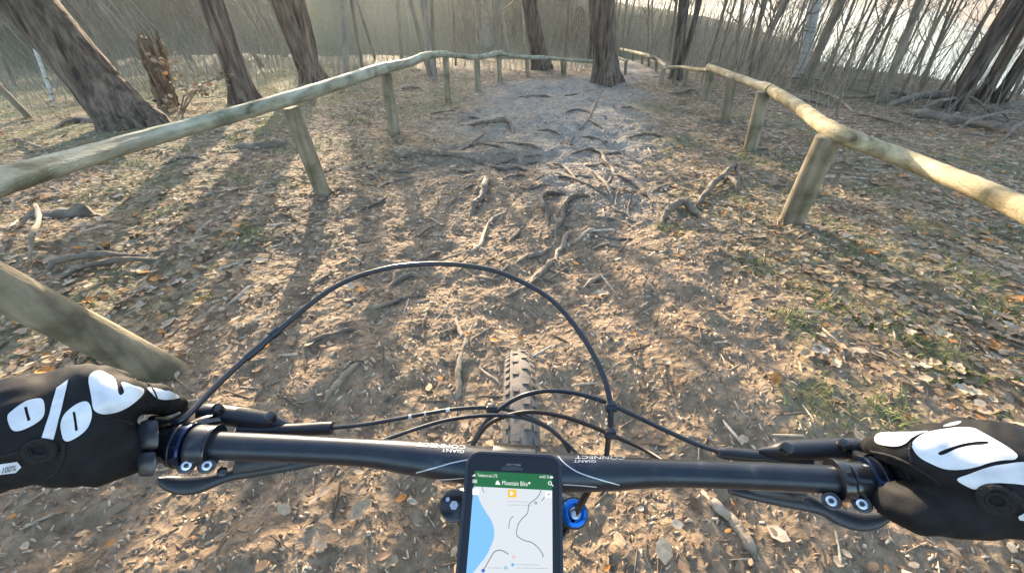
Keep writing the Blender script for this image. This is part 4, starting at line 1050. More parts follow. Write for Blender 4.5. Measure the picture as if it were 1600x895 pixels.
def bar_text(body, ox, oy, ux, uy, vx, vy):
    vs, fs = text_geom(body); w = max(v.x for v in vs); h = max(v.y for v in vs); mb = MB(); P = []
    for v in vs:
        px = ox + ux * v.x / w + vx * v.y / h; py = oy + uy * v.x / w + vy * v.y / h
        r = ray(px, py).normalized(); hit, nn, _, _ = BARBVH.ray_cast(CAM, r)
        P.append((hit + (nn if nn.dot(r) < 0 else -nn) * .0004) if hit else at_d(px, py, .345))
    mb.add(P, fs); return clean(mb.build('lettering', M['silverprint'], bar, smooth=False))
# lettering faces forwards, so the rider sees it upside down
bar_text('CONNECT', 728, 696.0, -76, -4.5, -.4, 5.6)
bar_text('GIANT', 726, 703.0, -36, -2.2, -.3, 4.8)
bar_text('CONNECT', 977, 713.5, -78, -1.6, -.2, 4.6)
bar_text('GIANT', 932, 719.0, -36, -.8, -.2, 4.0)
def bar_line(pts, w):
    c = cr(pts, 6); L, Rr = [], []
    for i in range(len(c)):
        t = c[min(i + 1, len(c) - 1)] - c[max(i - 1, 0)]; n = np.array([-t[1], t[0]]) / (np.hypot(*t) + 1e-9) * w * .5
        L.append(tuple(c[i] + n)); Rr.append(tuple(c[i] - n))
    return clean(drape(L + Rr[::-1], [], BARBVH, .0004, smooth=False).build('decal_line', M['silverprint'], bar, smooth=False))
bar_line([(650, 738), (680, 730), (705, 723), (730, 718)], 1.8)
bar_line([(682, 748.5), (700, 748), (725, 746)], 1.6)
bar_line([(872, 713), (885, 726), (905, 738), (935, 748), (968, 757)], 1.8)
bar_line([(880, 756), (905, 757.5), (932, 760)], 1.6)

def sweep(pts, n=12, caps=True, sub=6):
    """(px, py, depth, radius in px)"""
    c = cr(pts, sub); mb = MB()
    mb.tube([at_d(p[0], p[1], p[2]) for p in c], [p[3] / F * p[2] for p in c], n, caps); return mb
def flat_sweep(pts, thick, n=14, sub=6):
    c = cr(pts, sub); mb = MB(); view = ray(c[0][0], c[0][1]).normalized()
    rad = [p[3] / F * p[2] for p in c]
    mb.tube([at_d(p[0], p[1], p[2]) for p in c], rad, n, True, flat=(view, [thick * .5 / max(r, 1e-5) for r in rad])); return mb
def disc(px, py, d, rpx, depth, n=20, axis=None):
    a = at_d(px, py, d); ax = (axis if axis is not None else -ray(px, py)).normalized(); mb = MB(); mb.tube([a - ax * depth, a], rpx / F * d, n); return mb
def bolt(px, py, d, r, parent, lug=True):
    if lug: disc(px, py, d + .004, r * 1.75, .012).build('clamp_boss', M['gloss'], parent, bevel=.001)
    a = disc(px, py, d, r, .006).build('bolt', M['steel'], parent, bevel=.0006)
    disc(px, py, d - .0003, r * .52, .004, 6).build('bolt_socket', M['plastic'], bike if parent is bike else parent)

# grips
g1 = bar_ring('grip', 228, -75, .0152, 'rubber', bike); g2 = bar_ring('grip', 1392, 1675, .0152, 'rubber', bike)
bar_ring('grip_flange', 1399, 1411, .0182, 'rubber', g2)
# left brake: clamp, reservoir, boot, lever
lbk = bar_ring('brake_clamp', 276, 300, .0178, 'glintring', bike)
bar_ring('clamp_ring', 282, 286, .0185, 'gloss', lbk)
bar_ring('bar_shim', 252, 276, .0148, 'gloss', bike)
lcol = bar_ring('shifter_clamp', 303, 333, .0163, 'bar', bike)
bar_ring('clamp_edge', 333, 338, .0172, 'gloss', lcol)
bolt(291, 727, .318, 7, lbk); bolt(323, 727, .320, 7, lcol)
sweep([(296, 672, .34, 14), (320, 660, .35, 11), (350, 655, .362, 10)], 10).build('clamp_arm', M['gloss'], lbk)
lres = sweep([(316, 645, .362, 14), (330, 646, .362, 15), (380, 652, .366, 15), (420, 658, .369, 14), (445, 664, .371, 8), (460, 667, .372, 3)], 16).build('brake_reservoir', M['plastic'], bike)
for (x, y) in ((344, 634), (426, 646)):
    a = at_d(x, y + 8, .358); up = Vector((0, -.25, 1)).normalized(); mb = MB(); mb.tube([a, a + up * .007], .0046, 16); mb.build('cap_screw', M['gloss'], lres, bevel=.0007)
sweep([(372, 672, .362, 9), (420, 672, .366, 9), (462, 671, .369, 9.5), (500, 669, .372, 10), (519, 668.5, .373, 10)], 14).build('hose_boot', M['plastic'], bike)
lb_ = flat_sweep([(505, 716, .378, 9), (470, 720, .378, 12), (430, 726, .376, 13), (395, 733, .374, 12), (360, 742, .371, 9), (335, 750, .368, 10), (310, 757, .365, 13), (282, 758, .362, 13), (258, 752, .36, 9), (248, 747, .359, 3)], .008).build('brake_lever', M['plastic'], bike)
disc(347, 736, .352, 7, .01).build('pivot_screw', M['gloss'], lb_, bevel=.0008)
# dropper remote at the left grip
def slab_px(name, poly, d, t, m, parent, bevel=.0015):
    mb = MB(); fr = [at_d(x, y, dd if dd else d) for (x, y, *r_) in poly for dd in [r_[0] if r_ else None]]
    mb.slab(fr, ray(poly[0][0], poly[0][1]).normalized() * t); return mb.build(name, M[m], parent, bevel=bevel)
drop = bar_ring('remote_clamp', 221, 246, .0186, 'greypaddle', bike)
bar_ring('clamp_groove', 232, 235, .0190, 'gloss', drop)
slab_px('remote_paddle', [(214, 706), (243, 704), (246, 722), (240, 744), (216, 745), (213, 728)], .302, .012, 'greypaddle', drop, .002)
slab_px('remote_body', [(215, 664), (224, 655), (247, 656), (249, 690), (247, 702), (214, 702)], .302, .014, 'greypaddle', drop, .003)
sweep([(236, 655, .318, 6), (258, 655, .33, 7), (280, 648, .34, 6)], 10).build('cable_stop', M['gloss'], drop)
# right brake
rbk = bar_ring('brake_clamp', 1352, 1377, .0186, 'glintring', bike)
bar_ring('clamp_ring', 1365, 1369, .0192, 'gloss', rbk)
rcol = bar_ring('shifter_clamp', 1302, 1322, .0168, 'gloss', bike)
bar_ring('bar_shim', 1322, 1352, .0150, 'gloss', bike)
bolt(1299, 782, .320, 7.5, rcol); bolt(1347, 787, .317, 7.5, rbk)
sweep([(1360, 722, .335, 13), (1345, 716, .345, 11), (1325, 708, .36, 10)], 10).build('clamp_arm', M['gloss'], rbk)
rres = sweep([(1343, 699, .362, 14), (1330, 700, .362, 16), (1280, 702, .366, 16.5), (1230, 704, .369, 15), (1205, 705, .371, 9), (1184, 704, .372, 3)], 16).build('brake_reservoir', M['plastic'], bike)
for (x, y) in ((1226, 694), (1315, 689)):
    a = at_d(x, y + 8, .358); up = Vector((0, -.25, 1)).normalized(); mb = MB(); mb.tube([a, a + up * .006], .0052, 16); mb.build('cap_screw', M['gloss'], rres, bevel=.0007)
sweep([(1122, 706, .378, 7), (1135, 708, .377, 9.5), (1165, 711, .375, 10), (1188, 713, .373, 9)], 14).build('hose_boot', M['plastic'], bike)
sweep([(1186, 713, .373, 7), (1230, 719, .368, 6), (1270, 723, .363, 6)], 10).build('hose_barrel', M['plastic'], bike)
rb_ = flat_sweep([(1140, 766, .378, 5), (1165, 769, .378, 9), (1210, 776, .376, 12), (1255, 784, .374, 13), (1285, 795, .371, 10), (1310, 807, .368, 12), (1340, 815, .364, 13), (1365, 813, .361, 11), (1384, 808, .36, 7)], .008).build('brake_lever', M['plastic'], bike)
disc(1263, 785, .355, 8, .012).build('pivot_screw', M['greypaddle'], rb_, bevel=.0008)
slab_px('lever_body', [(1160, 764), (1262, 770), (1268, 786), (1235, 784), (1190, 776)], .37, .014, 'plastic', bike, .002)
slab_px('lever_body', [(366, 718), (458, 722), (440, 730), (395, 738), (362, 742)], .368, .014, 'plastic', bike, .002)
# cables
def cable(pts, m='cable', sub=10):
    return sweep(pts, 10, True, sub).build('cable', M[m], bike)
cable([(268, 662, .33, 4.5), (291, 650, .335, 5), (330, 610, .36, 5), (380, 563, .39, 4.6), (430, 520, .42, 4.4), (520, 450, .47, 4.0), (600, 420, .50, 3.8), (680, 412, .51, 3.8), (750, 418, .51, 3.8), (800, 433, .50, 3.9), (860, 467, .48, 4), (905, 518, .455, 4.3), (938, 575, .43, 4.4), (952, 620, .415, 4.5), (954, 660, .41, 4.4), (950, 690, .41, 4.2), (946, 735, .42, 4)])
for (a, b_, r_) in (((424, 525, .417), (436, 515, .423), 7.5), ((404, 543, .405), (424, 525, .417), 5.6), ((384, 560, .393), (407, 541, .405), 6.4)):
    sweep([(*a, r_), (*b_, r_)], 12).build('cable_joint', M['cable'], bike)
cable([(518, 668, .373, 3.4), (560, 664, .39, 3.3), (610, 656, .41, 3.2), (660, 647, .43, 3.1), (710, 639, .44, 3.1), (760, 636.5, .445, 3.1), (800, 642, .445, 3), (845, 660, .44, 3), (875, 684, .43, 3), (905, 714, .425, 3), (930, 760, .44, 3)])
cable([(575, 698, .36, 3.2), (600, 687, .37, 3.2), (640, 673, .39, 3.2), (690, 658, .41, 3.1), (740, 650, .42, 3.1), (790, 649, .425, 3.1), (830, 656, .43, 3.1), (865, 674, .43, 3.1), (885, 697, .43, 3.1), (898, 730, .44, 3.1)])
cable([(1126, 706, .378, 4.2), (1090, 694, .39, 4), (1040, 672, .405, 3.9), (990, 648, .42, 3.8), (930, 622, .43, 3.7), (880, 611, .44, 3.7), (840, 612, .445, 3.7), (805, 623, .445, 3.7), (772, 646, .44, 3.6), (750, 672, .435, 3.5), (736, 702, .43, 3.4), (728, 745, .44, 3.3)])
cable([(1040, 722, .365, 3.4), (1005, 701, .39, 3.5), (960, 681, .405, 3.5), (910, 660, .415, 3.5), (869, 648, .42, 3.5), (830, 643, .425, 3.5), (797, 648, .43, 3.4), (764, 662, .43, 3.4), (742, 690, .43, 3.3), (730, 725, .44, 3.2)], 'brownhose')
cable([(928, 755, .40, 3.2), (917, 775, .405, 3.2), (900, 805, .41, 3.2), (878, 838, .42, 3.2), (860, 870, .45, 3)], 'brownhose')
cable([(922, 757, .40, 3.0), (909, 779, .408, 3.0), (893, 806, .413, 3.0), (874, 832, .42, 3.0), (855, 866, .45, 3)], 'brownhose')
for (x, y, d) in ((954, 634, .415), (953, 676, .408), (768, 638, .444)):
    c = at_d(x, y, d); mb = MB(); mb.box(c, (.0045, 0, 0), (0, .0035, 0), (0, 0, .0055)); mb.tube([c + Vector((-.0055, -.002, 0)), c + Vector((.0055, -.002, 0))], .0048, 10); mb.build('cable_clip', M['plastic'], bike, bevel=.0008)
for (x, y, d) in ((640, 651, .422), (663, 646.5, .431), (700, 640.5, .438)):
    sweep([(x - 3, y + .6, d, 3.35), (x + 3, y - .6, d, 3.35)], 10).build('cable_band', M['silverprint'], bike)
# stem, fork, wheel, frame
WC = Vector((.016, .432, .372)); RT = .368
crown_c = Vector((.004, .205, .855))
axis = (WC - Vector((.004, .205, .893))).normalized()
bc = bar_pt(800)
mb = MB(); st = Vector((.003, .150, .955)); mb.tube([st - axis * .03, st + axis * .035], .021, 20); mb.tube([st, bc - Vector((0, .006, .004))], [.018, .02], 16)
stem = mb.build('stem', M['gloss'], bike, bevel=.0015)
mb = MB(); mb.tube([bar_pt(768), bar_pt(834)], .0205, 24); mb.build('stem_faceplate', M['gloss'], stem, bevel=.001)
mb = MB(); mb.tube([st + axis * .04, st + axis * .16], .026, 20); mb.build('head_tube', M['gloss'], bike, bevel=.002)
mb = MB(); mb.tube([st + axis * .07, Vector((.003, -.22, .74)), Vector((.003, -.52, .70))], [.024, .021, .018], 16); mb.build('top_tube', M['gloss'], bike)
mb = MB(); mb.tube([st + axis * .14, Vector((.003, -.05, .50)), Vector((.003, -.22, .33))], [.027, .027, .027], 16); mb.build('down_tube', M['gloss'], bike)
capL = at_d(710, 789, .418); capR = at_d(898, 801, .412)
fax = Vector((0, .40, -.915)).normalized()
mb = MB(); mb.tube([capL + fax * .03, capL.lerp(capR, .5) + fax * .025 + Vector((0, .012, 0)), capR + fax * .03], [.02, .026, .02], 14); fork = mb.build('fork_crown', M['gloss'], bike)
for c, sgn in ((capL, -1), (capR, 1)):
    mb = MB(); mb.tube([c + fax * .006, c + fax * .26], .0150, 20); mb.build('fork_stanchion', M['gloss'], bike)
    mb = MB(); end = Vector((WC.x + sgn * .058, WC.y, WC.z)); mb.tube([c + fax * .22, c + fax * .36, end + Vector((0, -.01, .02)), end - Vector((0, 0, .02))], [.022, .0215, .019, .014], 16); mb.build('fork_lower', M['gloss'], bike)
mb = MB(); mb.tube([capL + fax * .012, capL - fax * .001], .0160, 28); lc = mb.build('fork_cap', M['gloss'], bike, bevel=.003)
mb = MB(); mb.tube([capL, capL - fax * .004], .0045, 6); mb.build('valve_cap', M['steel'], lc)
for th in (2.4,):
    mb = MB(); a = capL + Vector((math.cos(th), math.sin(th) * .9, 0)) * .010 - fax * .0015; mb.tube([a, a - fax * .002], .0022, 8); mb.build('cap_pin', M['steel'], lc)
mb = MB(); n = 40
for (r0, z0_, r1) in ((.0195, .012, .0195),):
    prof = [(.0195, .014), (.0198, .004), (.018, -.001), (.013, -.002), (.0125, .003), (.009, .003), (.0085, -.002), (.003, -.0035)]
vs = []; u = fax.orthogonal().normalized(); w = fax.cross(u)
for (r_, z_) in prof:
    for j in range(n): th = 6.28318 * j / n; vs.append(capR + fax * z_ + (u * math.cos(th) + w * math.sin(th)) * r_ * .70)
mb.add(vs, [(i * n + j, i * n + (j + 1) % n, (i + 1) * n + (j + 1) % n, (i + 1) * n + j) for i in range(len(prof) - 1) for j in range(n)] + [tuple((len(prof) - 1) * n + j for j in range(n))])
rc = mb.build('fork_adjuster', M['bluemetal'], bike, angle=30)
mb = MB(); mb.tube([capR + fax * .002, capR - fax * .004], .0058, 20); mb.build('adjuster_knob', M['steel'], rc, bevel=.001)
# wheel
wheel = bpy.data.objects.new('front_wheel', None); COL.objects.link(wheel); wheel.parent = bike; ORIG[wheel.name] = ORIG[bike.name]
def lathe_x(prof, n, c, name, m, parent, closed=True):
    vs = []; k = len(prof)
    for j in range(n):
        th = 6.2831853 * j / n
        for (x, r_) in prof: vs.append(c + Vector((x, r_ * math.cos(th), r_ * math.sin(th))))
    mb = MB(); mb.add(vs, [(j * k + i, j * k + (i + 1) % k, ((j + 1) % n) * k + (i + 1) % k, ((j + 1) % n) * k + i) for j in range(n) for i in range(k if closed else k - 1)])
    return mb.build(name, m, parent)
tp = [(.033 * math.cos(a), RT - .0325 + .031 * math.sin(a)) for a in [math.pi * (-.28 + 1.56 * i / 14) for i in range(15)]]
tyre = lathe_x(tp, 96, WC, 'tyre', M['tyre'], wheel, closed=False)
lathe_x([(-.014, RT - .052), (.014, RT - .052), (.015, RT - .066), (.006, RT - .078), (-.006, RT - .078), (-.015, RT - .066)], 96, WC, 'rim', M['gloss'], wheel)
mb = MB()
for j in range(92):
    th = 6.2831853 * j / 92
    for (x, dr, half) in ((-.010, .0, .0065), (.010, .0, .0065), (-.026, -.0085, .0055), (.026, -.0085, .0055)):
        if abs(x) < .02 and (j % 2 == (x > 0)): continue
        rr_ = RT + dr - .0005; t_ = th + (.012 if x > 0 else 0)
        er = Vector((0, math.cos(t_), math.sin(t_))); et = Vector((0, -math.sin(t_), math.cos(t_)))
        ex = Vector((1, 0, 0)) if abs(x) < .02 else (Vector((1, 0, 0)) - er * .8 * (1 if x > 0 else -1)).normalized()
        mb.box(WC + Vector((x, 0, 0)) + er * rr_, ex * half, et * .0065, (er if abs(x) < .02 else et.cross(ex)) * .0009)
o = mb.build('tyre_knobs', M['tyre'], tyre, smooth=False); o['kind'] = 'stuff'
mb = MB(); mb.tube([WC - Vector((.05, 0, 0)), WC - Vector((.03, 0, 0)), WC + Vector((.03, 0, 0)), WC + Vector((.05, 0, 0))], [.012, .022, .022, .012], 20); mb.build('hub', M['gloss'], wheel)
for j in range(28):
    th = 6.2831853 * j / 28; sg = 1 if j % 2 else -1; t2 = th + .35 * (1 if (j // 2) % 2 else -1)
    mb = MB(); mb.tube([WC + Vector((sg * .028, .021 * math.cos(t2), .021 * math.sin(t2))), WC + Vector((0, (RT - .076) * math.cos(th), (RT - .076) * math.sin(th)))], .001, 5); mb.build('spoke', M['steel'], wheel)
mb = MB(); mb.tube([bar_pt(800) + Vector((0, -.012, .016)), bar_pt(800) + Vector((0, -.035, .032))], [.016, .02], 16); mb.build('phone_mount', M['plastic'], bike, bevel=.002)

# ------------------------------------------------------------------ phone
pt_, pb_ = at_d(803.5, 706, .304), at_d(796, 895, .266)
vdir = (pb_ - pt_).normalized(); udir = Vector((1, 0, 0)); udir = (udir - vdir * udir.dot(vdir)).normalized(); ndir = udir.cross(vdir)
if ndir.dot(CAM - pt_) < 0: ndir = -ndir
PW, PL = .0725, .144
phone = empty('smartphone', pt_, 'smartphone in dark case on the handlebar showing a trail map', 'phone')
def pl(u, v, w=0.0): return pt_ + udir * u + vdir * v + ndir * w
def rrect(u0, v0, u1, v1, r, n=6):
    out = []
    for (cx, cy, a0) in ((u1 - r, v0 + r, -90), (u1 - r, v1 - r, 0), (u0 + r, v1 - r, 90), (u0 + r, v0 + r, 180)):
        for i in range(n + 1): a = R(a0 + 90 * i / n); out.append((cx + r * math.cos(a), cy + r * math.sin(a)))
    return out
h = PW / 2
outer = rrect(-h, 0, h, PL, .0105, 8); inner = rrect(-h + .0024, .0024, h - .0024, PL - .0024, .0085, 8); n = len(outer)
mb = MB(); rings = [[pl(u, v, -.0105) for u, v in inner], [pl(u, v, -.009) for u, v in outer], [pl(u, v, -.0012) for u, v in outer], [pl(u * .992, v * .99 + .0007, .0) for u, v in outer], [pl(u, v, .0) for u, v in inner], [pl(u, v, -.0012) for u, v in inner]]
mb.add([p for r_ in rings for p in r_], [(i * n + j, i * n + (j + 1) % n, (i + 1) * n + (j + 1) % n, (i + 1) * n + j) for i in range(5) for j in range(n)] + [tuple(range(n))])
mb.build('phone_case', M['case'], phone, angle=50)
def flat(name, poly, w, m, parent):
    mb = MB(); mb.add([pl(u, v, w) for u, v in poly], [tuple(range(len(poly)))]); o = mb.build(name, m, parent, smooth=False); return orient(o)
def orient(o):
    bm = bmesh.new(); bm.from_mesh(o.data)
    for f in bm.faces:
        if f.normal.dot(ndir) < 0: f.normal_flip()
    bm.to_mesh(o.data); bm.free(); return o
mb = MB(); mb.slab([pl(u, v, -.0010) for u, v in rrect(-h + .0025, .0025, h - .0025, PL - .0025, .0083, 8)], -ndir * .004)
body = mb.build('phone_glass', M['glass'], phone, smooth=False)
flat('earpiece', rrect(-.0055, .0082, .0055, .0094, .0006), -.0007, mat('earpiece mesh', (.12, .115, .11), 60, .5), body)
SW = .0290; SV0, SV1 = .0142, .122
MAPV = SV0 + .0105
E = .215
scr = flat('screen', [(-SW, MAPV), (SW, MAPV), (SW, SV1), (-SW, SV1)], -.00085, emit('map paper', (.66, .70, .74), E), phone)
G = emit('green bar', (.006, .13, .022), E); W_ = emit('white ui', (.9, .92, .9), E); GRY = emit('map line grey', (.16, .17, .18), E); BLU = emit('map water', (.20, .50, .86), E)
flat('header_bar', [(-SW, SV0), (SW, SV0), (SW, MAPV), (-SW, MAPV)], -.00085, G, scr)
# screen drawing, converted from photo pixels into screen coordinates
def suv(px, py):
    r = ray(px, py); t = (pt_ - CAM).dot(ndir) / r.dot(ndir); p = CAM + r * t - pt_; return (p.dot(udir), p.dot(vdir))
def c4(x, y): return suv(660 + x / 4.164, 680 + y / 4.164)
wat = [c4(*p) for p in [(308, 335), (345, 345), (362, 395), (380, 440), (415, 500), (450, 555), (466, 610), (465, 665), (440, 730), (410, 790), (370, 840), (335, 885), (320, 905), (262, 905)]]
wat[0] = (-SW, MAPV); wat = [wat[0]] + [tuple(p) for p in cr(wat[1:-1], 4)] + [(-SW, wat[-2][1])]
flat('map_water', wat, -.0007, BLU, scr)
flat('map_water', [(-SW, wat[-2][1]), (wat[-2][0], wat[-2][1]), (-.016, .095), (-.02, .122), (-SW, .122)], -.0007, BLU, scr)
def stroke(name, pts, w, m, z=-.0005):
    c = cr([c4(*p) for p in pts], 6); L, Rr = [], []
    for i in range(len(c)):
        t = c[min(i + 1, len(c) - 1)] - c[max(i - 1, 0)]; nn = np.array([-t[1], t[0]]) / (np.hypot(*t) + 1e-9) * w * .5
        L.append(c[i] + nn); Rr.append(c[i] - nn)
    mb = MB(); k = len(L); mb.add([pl(*p, z) for p in L] + [pl(*p, z) for p in Rr], [(i, i + 1, k + i + 1, k + i) for i in range(k - 1)]); return orient(mb.build(name, m, scr, smooth=False))
stroke('map_track', [(770, 345), (765, 375), (740, 410), (700, 440), (690, 465), (683, 505), (650, 540), (625, 575), (612, 630), (620, 655), (660, 680), (710, 695), (750, 725), (785, 775), (780, 790)], .00055, GRY)
stroke('map_track', [(592, 525), (575, 540), (565, 570), (562, 605)], .0005, GRY)
stroke('map_track', [(385, 885), (405, 860), (440, 800), (465, 760), (495, 745), (530, 752), (560, 772)], .0006, GRY)
stroke('map_track', [(390, 330), (392, 350), (402, 370)], .0005, GRY)
stroke('map_track', [(795, 400), (775, 425)], .0005, GRY)
def tx(body_, x, y, hpx, m, z=-.0005, mid=False, parent=None, wpx=None):
    vs, fs = text_geom(body_); hh = max(v.y for v in vs); ww = max(v.x for v in vs); o0 = c4(x, y); s_ = hpx / 4.164 / F * .29 / hh * 1.2
    sx = s_ if wpx is None else (c4(x + wpx, y)[0] - o0[0]) / ww
    mb = MB(); mb.add([pl(o0[0] + v.x * sx - (ww * sx / 2 if mid else 0), o0[1] - v.y * s_, z) for v in vs], fs); return orient(mb.build('lettering', m, parent or scr, smooth=False))
tx('Telekom.de LTE', 355, 266, 15, W_, wpx=132); tx('65 %', 780, 276, 14, W_, wpx=44)
tx('Mountain Bike', 517, 320, 22, W_, wpx=168)
def poly4(name, pts, m, z=-.0005): return flat(name, [c4(*p) for p in pts], z, m, scr)
poly4('arrow_mark', [(687, 303), (705, 303), (696, 320)], W_)
poly4('signal_mark', [(320, 264), (344, 248), (344, 264)], W_)
poly4('battery_mark', [(830, 264), (850, 265), (850, 278), (830, 277)], W_)
poly4('arrow_mark', [(758, 270), (776, 262), (770, 278), (767, 271)], W_)
for k in range(3): poly4('menu_line', [(326, 286 + 8 * k), (355, 287 + 8 * k), (355, 291 + 8 * k), (326, 290 + 8 * k)], W_)
poly4('bike_mark', [(474, 318), (480, 298), (492, 290), (500, 304), (508, 320)], W_)
def ringm(name, x, y, r0, r1, m, z=-.0005):
    a = [c4(x + r1 * math.cos(t), y + r1 * math.sin(t)) for t in [6.2832 * i / 20 for i in range(20)]]; b_ = [c4(x + r0 * math.cos(t), y + r0 * math.sin(t)) for t in [6.2832 * i / 20 for i in range(20)]]
    mb = MB(); mb.add([pl(*p, z) for p in a + b_], [(i, (i + 1) % 20, 20 + (i + 1) % 20, 20 + i) for i in range(20)]); return orient(mb.build(name, m, scr, smooth=False))
ringm('search_mark', 830, 309, 8, 13, W_)
poly4('search_handle', [(838, 319), (842, 315), (854, 327), (850, 331)], W_)
poly4('map_button', [(326, 342), (370, 344), (368, 386), (324, 384)], W_, -.0006); tx('i', 345, 374, 16, GRY, -.0004)
poly4('map_button', [(800, 362), (842, 364), (842, 404), (800, 402)], W_, -.0006); poly4('arrow_mark', [(811, 378), (830, 376), (822, 394), (820, 385)], GRY, -.0004)
poly4('record_button', [(556, 350), (613, 351), (612, 402), (555, 401)], emit('yellow button', (.85, .50, .02), E), -.0006)
poly4('play_mark', [(571, 358), (597, 376), (571, 392)], W_, -.0004)
LG = emit('map lettering grey', (.42, .44, .47), E)
for (x0, x1, y) in ((552, 690, 428), (555, 715, 450), (425, 522, 860), (612, 760, 838), (612, 818, 860)):
    x = x0; rq = random.Random(x0)
    while x < x1:
        w_ = min(rq.uniform(5, 16), x1 - x); stroke('map_label_mark', [(x, y + (x - x0) * .02), (x + w_, y + (x + w_ - x0) * .02)], .00045, LG); x += w_ + rq.choice([2, 2, 6])
ringm('map_pin', 738, 438, 4, 9, GRY); ringm('map_pin', 594, 790, 5, 10, emit('pink pin', (.8, .35, .30), E)); BL2 = emit('blue pin', (.02, .32, .62), E); ringm('map_pin', 588, 840, 3, 10, BL2); ringm('map_pin', 543, 860, 5, 11, emit('teal pin', (.05, .42, .62), E)); ringm('position_dot', 395, 878, 0.5, 12, emit('position blue', (.005, .10, .60), E))

# ------------------------------------------------------------------ rider: gloved hands and sleeves
def surf_nets(val, org, hstep):
    ins = val < 0; nx_, ny_, nz_ = val.shape
    corners = [(i, j, k) for i in (0, 1) for j in (0, 1) for k in (0, 1)]
    sl = lambda a, c: a[c[0]:nx_ - 1 + c[0], c[1]:ny_ - 1 + c[1], c[2]:nz_ - 1 + c[2]]
    cnt = sum(sl(ins, c).astype(int) for c in corners); act = (cnt > 0) & (cnt < 8)
    acc = np.zeros(act.shape + (3,)); num = np.zeros(act.shape)
    for a in corners:
        for b_ in corners:
            if sum(abs(a[q] - b_[q]) for q in range(3)) == 1 and a < b_:
                va, vb = sl(val, a), sl(val, b_); x = (va < 0) != (vb < 0); t = np.where(x, va / np.where(x, va - vb, 1), 0)
                for q in range(3): acc[..., q] += np.where(x, a[q] + (b_[q] - a[q]) * t, 0)
                num += x
    idx = -np.ones(act.shape, int); ids = np.argwhere(act); idx[act] = np.arange(len(ids))
    V = (ids + acc[act] / num[act][:, None]) * hstep + org
    Fq = []
    for ax in range(3):
        a1, a2 = [(1, 2), (2, 0), (0, 1)][ax]
        sa = [slice(None)] * 3; sb = [slice(None)] * 3; sa[ax] = slice(0, -1); sb[ax] = slice(1, None)
        x = np.argwhere(ins[tuple(sa)] != ins[tuple(sb)])
        x = x[(x[:, a1] > 0) & (x[:, a2] > 0) & (x[:, a1] < val.shape[a1] - 1) & (x[:, a2] < val.shape[a2] - 1)]
        if not len(x): continue
        q = []
        for (d1, d2) in ((0, 0), (-1, 0), (-1, -1), (0, -1)):
            y = x.copy(); y[:, a1] += d1; y[:, a2] += d2; q.append(idx[y[:, 0], y[:, 1], y[:, 2]])
        Fq.append(np.stack(q, 1))
    return V, np.concatenate(Fq)
def cone_sdf(P, a, b_, ra, rb):
    a, b_ = np.array(a), np.array(b_); d = b_ - a; t = np.clip(((P - a) @ d) / (d @ d), 0, 1)
    return np.linalg.norm(P - a - t[..., None] * d, axis=-1) - (ra + (rb - ra) * t)
def smin(a, b_, k):
    h_ = np.clip(.5 + .5 * (b_ - a) / k, 0, 1); return b_ + (a - b_) * h_ - k * h_ * (1 - h_)
person = empty('person', (0, -.12, 1.2), 'rider wearing black gloves with white print, hands on both grips', 'person')
def hand(palm, fingers, thumb, forearm, seed):
    J = lambda q: (at_d(q[0], q[1], q[2]), q[3])
    allp = [J(q)[0] for ch in palm + fingers + [thumb] for q in ch]
    lo = np.array([min(p[i] for p in allp) for i in range(3)]) - .045; hi = np.array([max(p[i] for p in allp) for i in range(3)]) + .045
    hs = .0019; gx_ = [np.arange(lo[i], hi[i], hs) for i in range(3)]
    P = np.stack(np.meshgrid(*gx_, indexing='ij'), -1)
    def chain(ch, k):
        d = None
        for a, b_ in zip(ch[:-1], ch[1:]):
            (pa, ra), (pb, rb) = J(a), J(b_); e_ = cone_sdf(P, pa, pb, ra, rb); d = e_ if d is None else smin(d, e_, k)
        return d
    pd = None
    for ch in palm: e_ = chain(ch, .004); pd = e_ if pd is None else smin(pd, e_, .010)
    th = chain(thumb, .004); pd2 = smin(pd, th, .008)
    for (p0, p1, ra, rb) in forearm: pd2 = smin(pd2, cone_sdf(P, p0, p1, ra, rb), .012)
    out = pd2
    for ch in fingers: out = np.minimum(out, smin(pd2, chain(ch, .003), .0045))
    wr = (np.sin(P[..., 0] * 260 + 3 * np.sin(P[..., 1] * 130) + seed) * np.sin(P[..., 2] * 210 + 2 * np.sin(P[..., 0] * 90))) * .0007
    wr += np.sin(P[..., 0] * 95 + P[..., 1] * 130 + seed * 2) * .0008
    out = out + wr
    V, Q = surf_nets(out, lo, hs)
    me = bpy.data.meshes.new('hand'); me.from_pydata([tuple(v - np.array(ORIG[person.name])) for v in V], [], [tuple(int(i) for i in q) for q in Q]); me.materials.append(M['glove'])
    o = finish('hand', me, person, True, 0, 80, ORIG[person.name])
    return o, BVHTree.FromPolygons([tuple(v) for v in V], [tuple(int(i) for i in q) for q in Q])
wl = (-30, 695, .277)
WLP = at_d(*wl); FL = WLP + Vector((-.16, -.19, .045))
palmL = [[(-30, 700, .277, .030), (60, 665, .284, .026), (185, 622, .298, .0152)], [(-30, 690, .277, .030), (60, 650, .285, .027), (148, 606, .298, .0157)], [(-30, 690, .280, .028), (40, 645, .288, .026), (110, 604, .301, .015)], [(-30, 685, .285, .026), (20, 650, .293, .024), (66, 616, .306, .0145)], [(60, 690, .284, .024), (150, 675, .294, .020), (190, 690, .303, .0145)]]
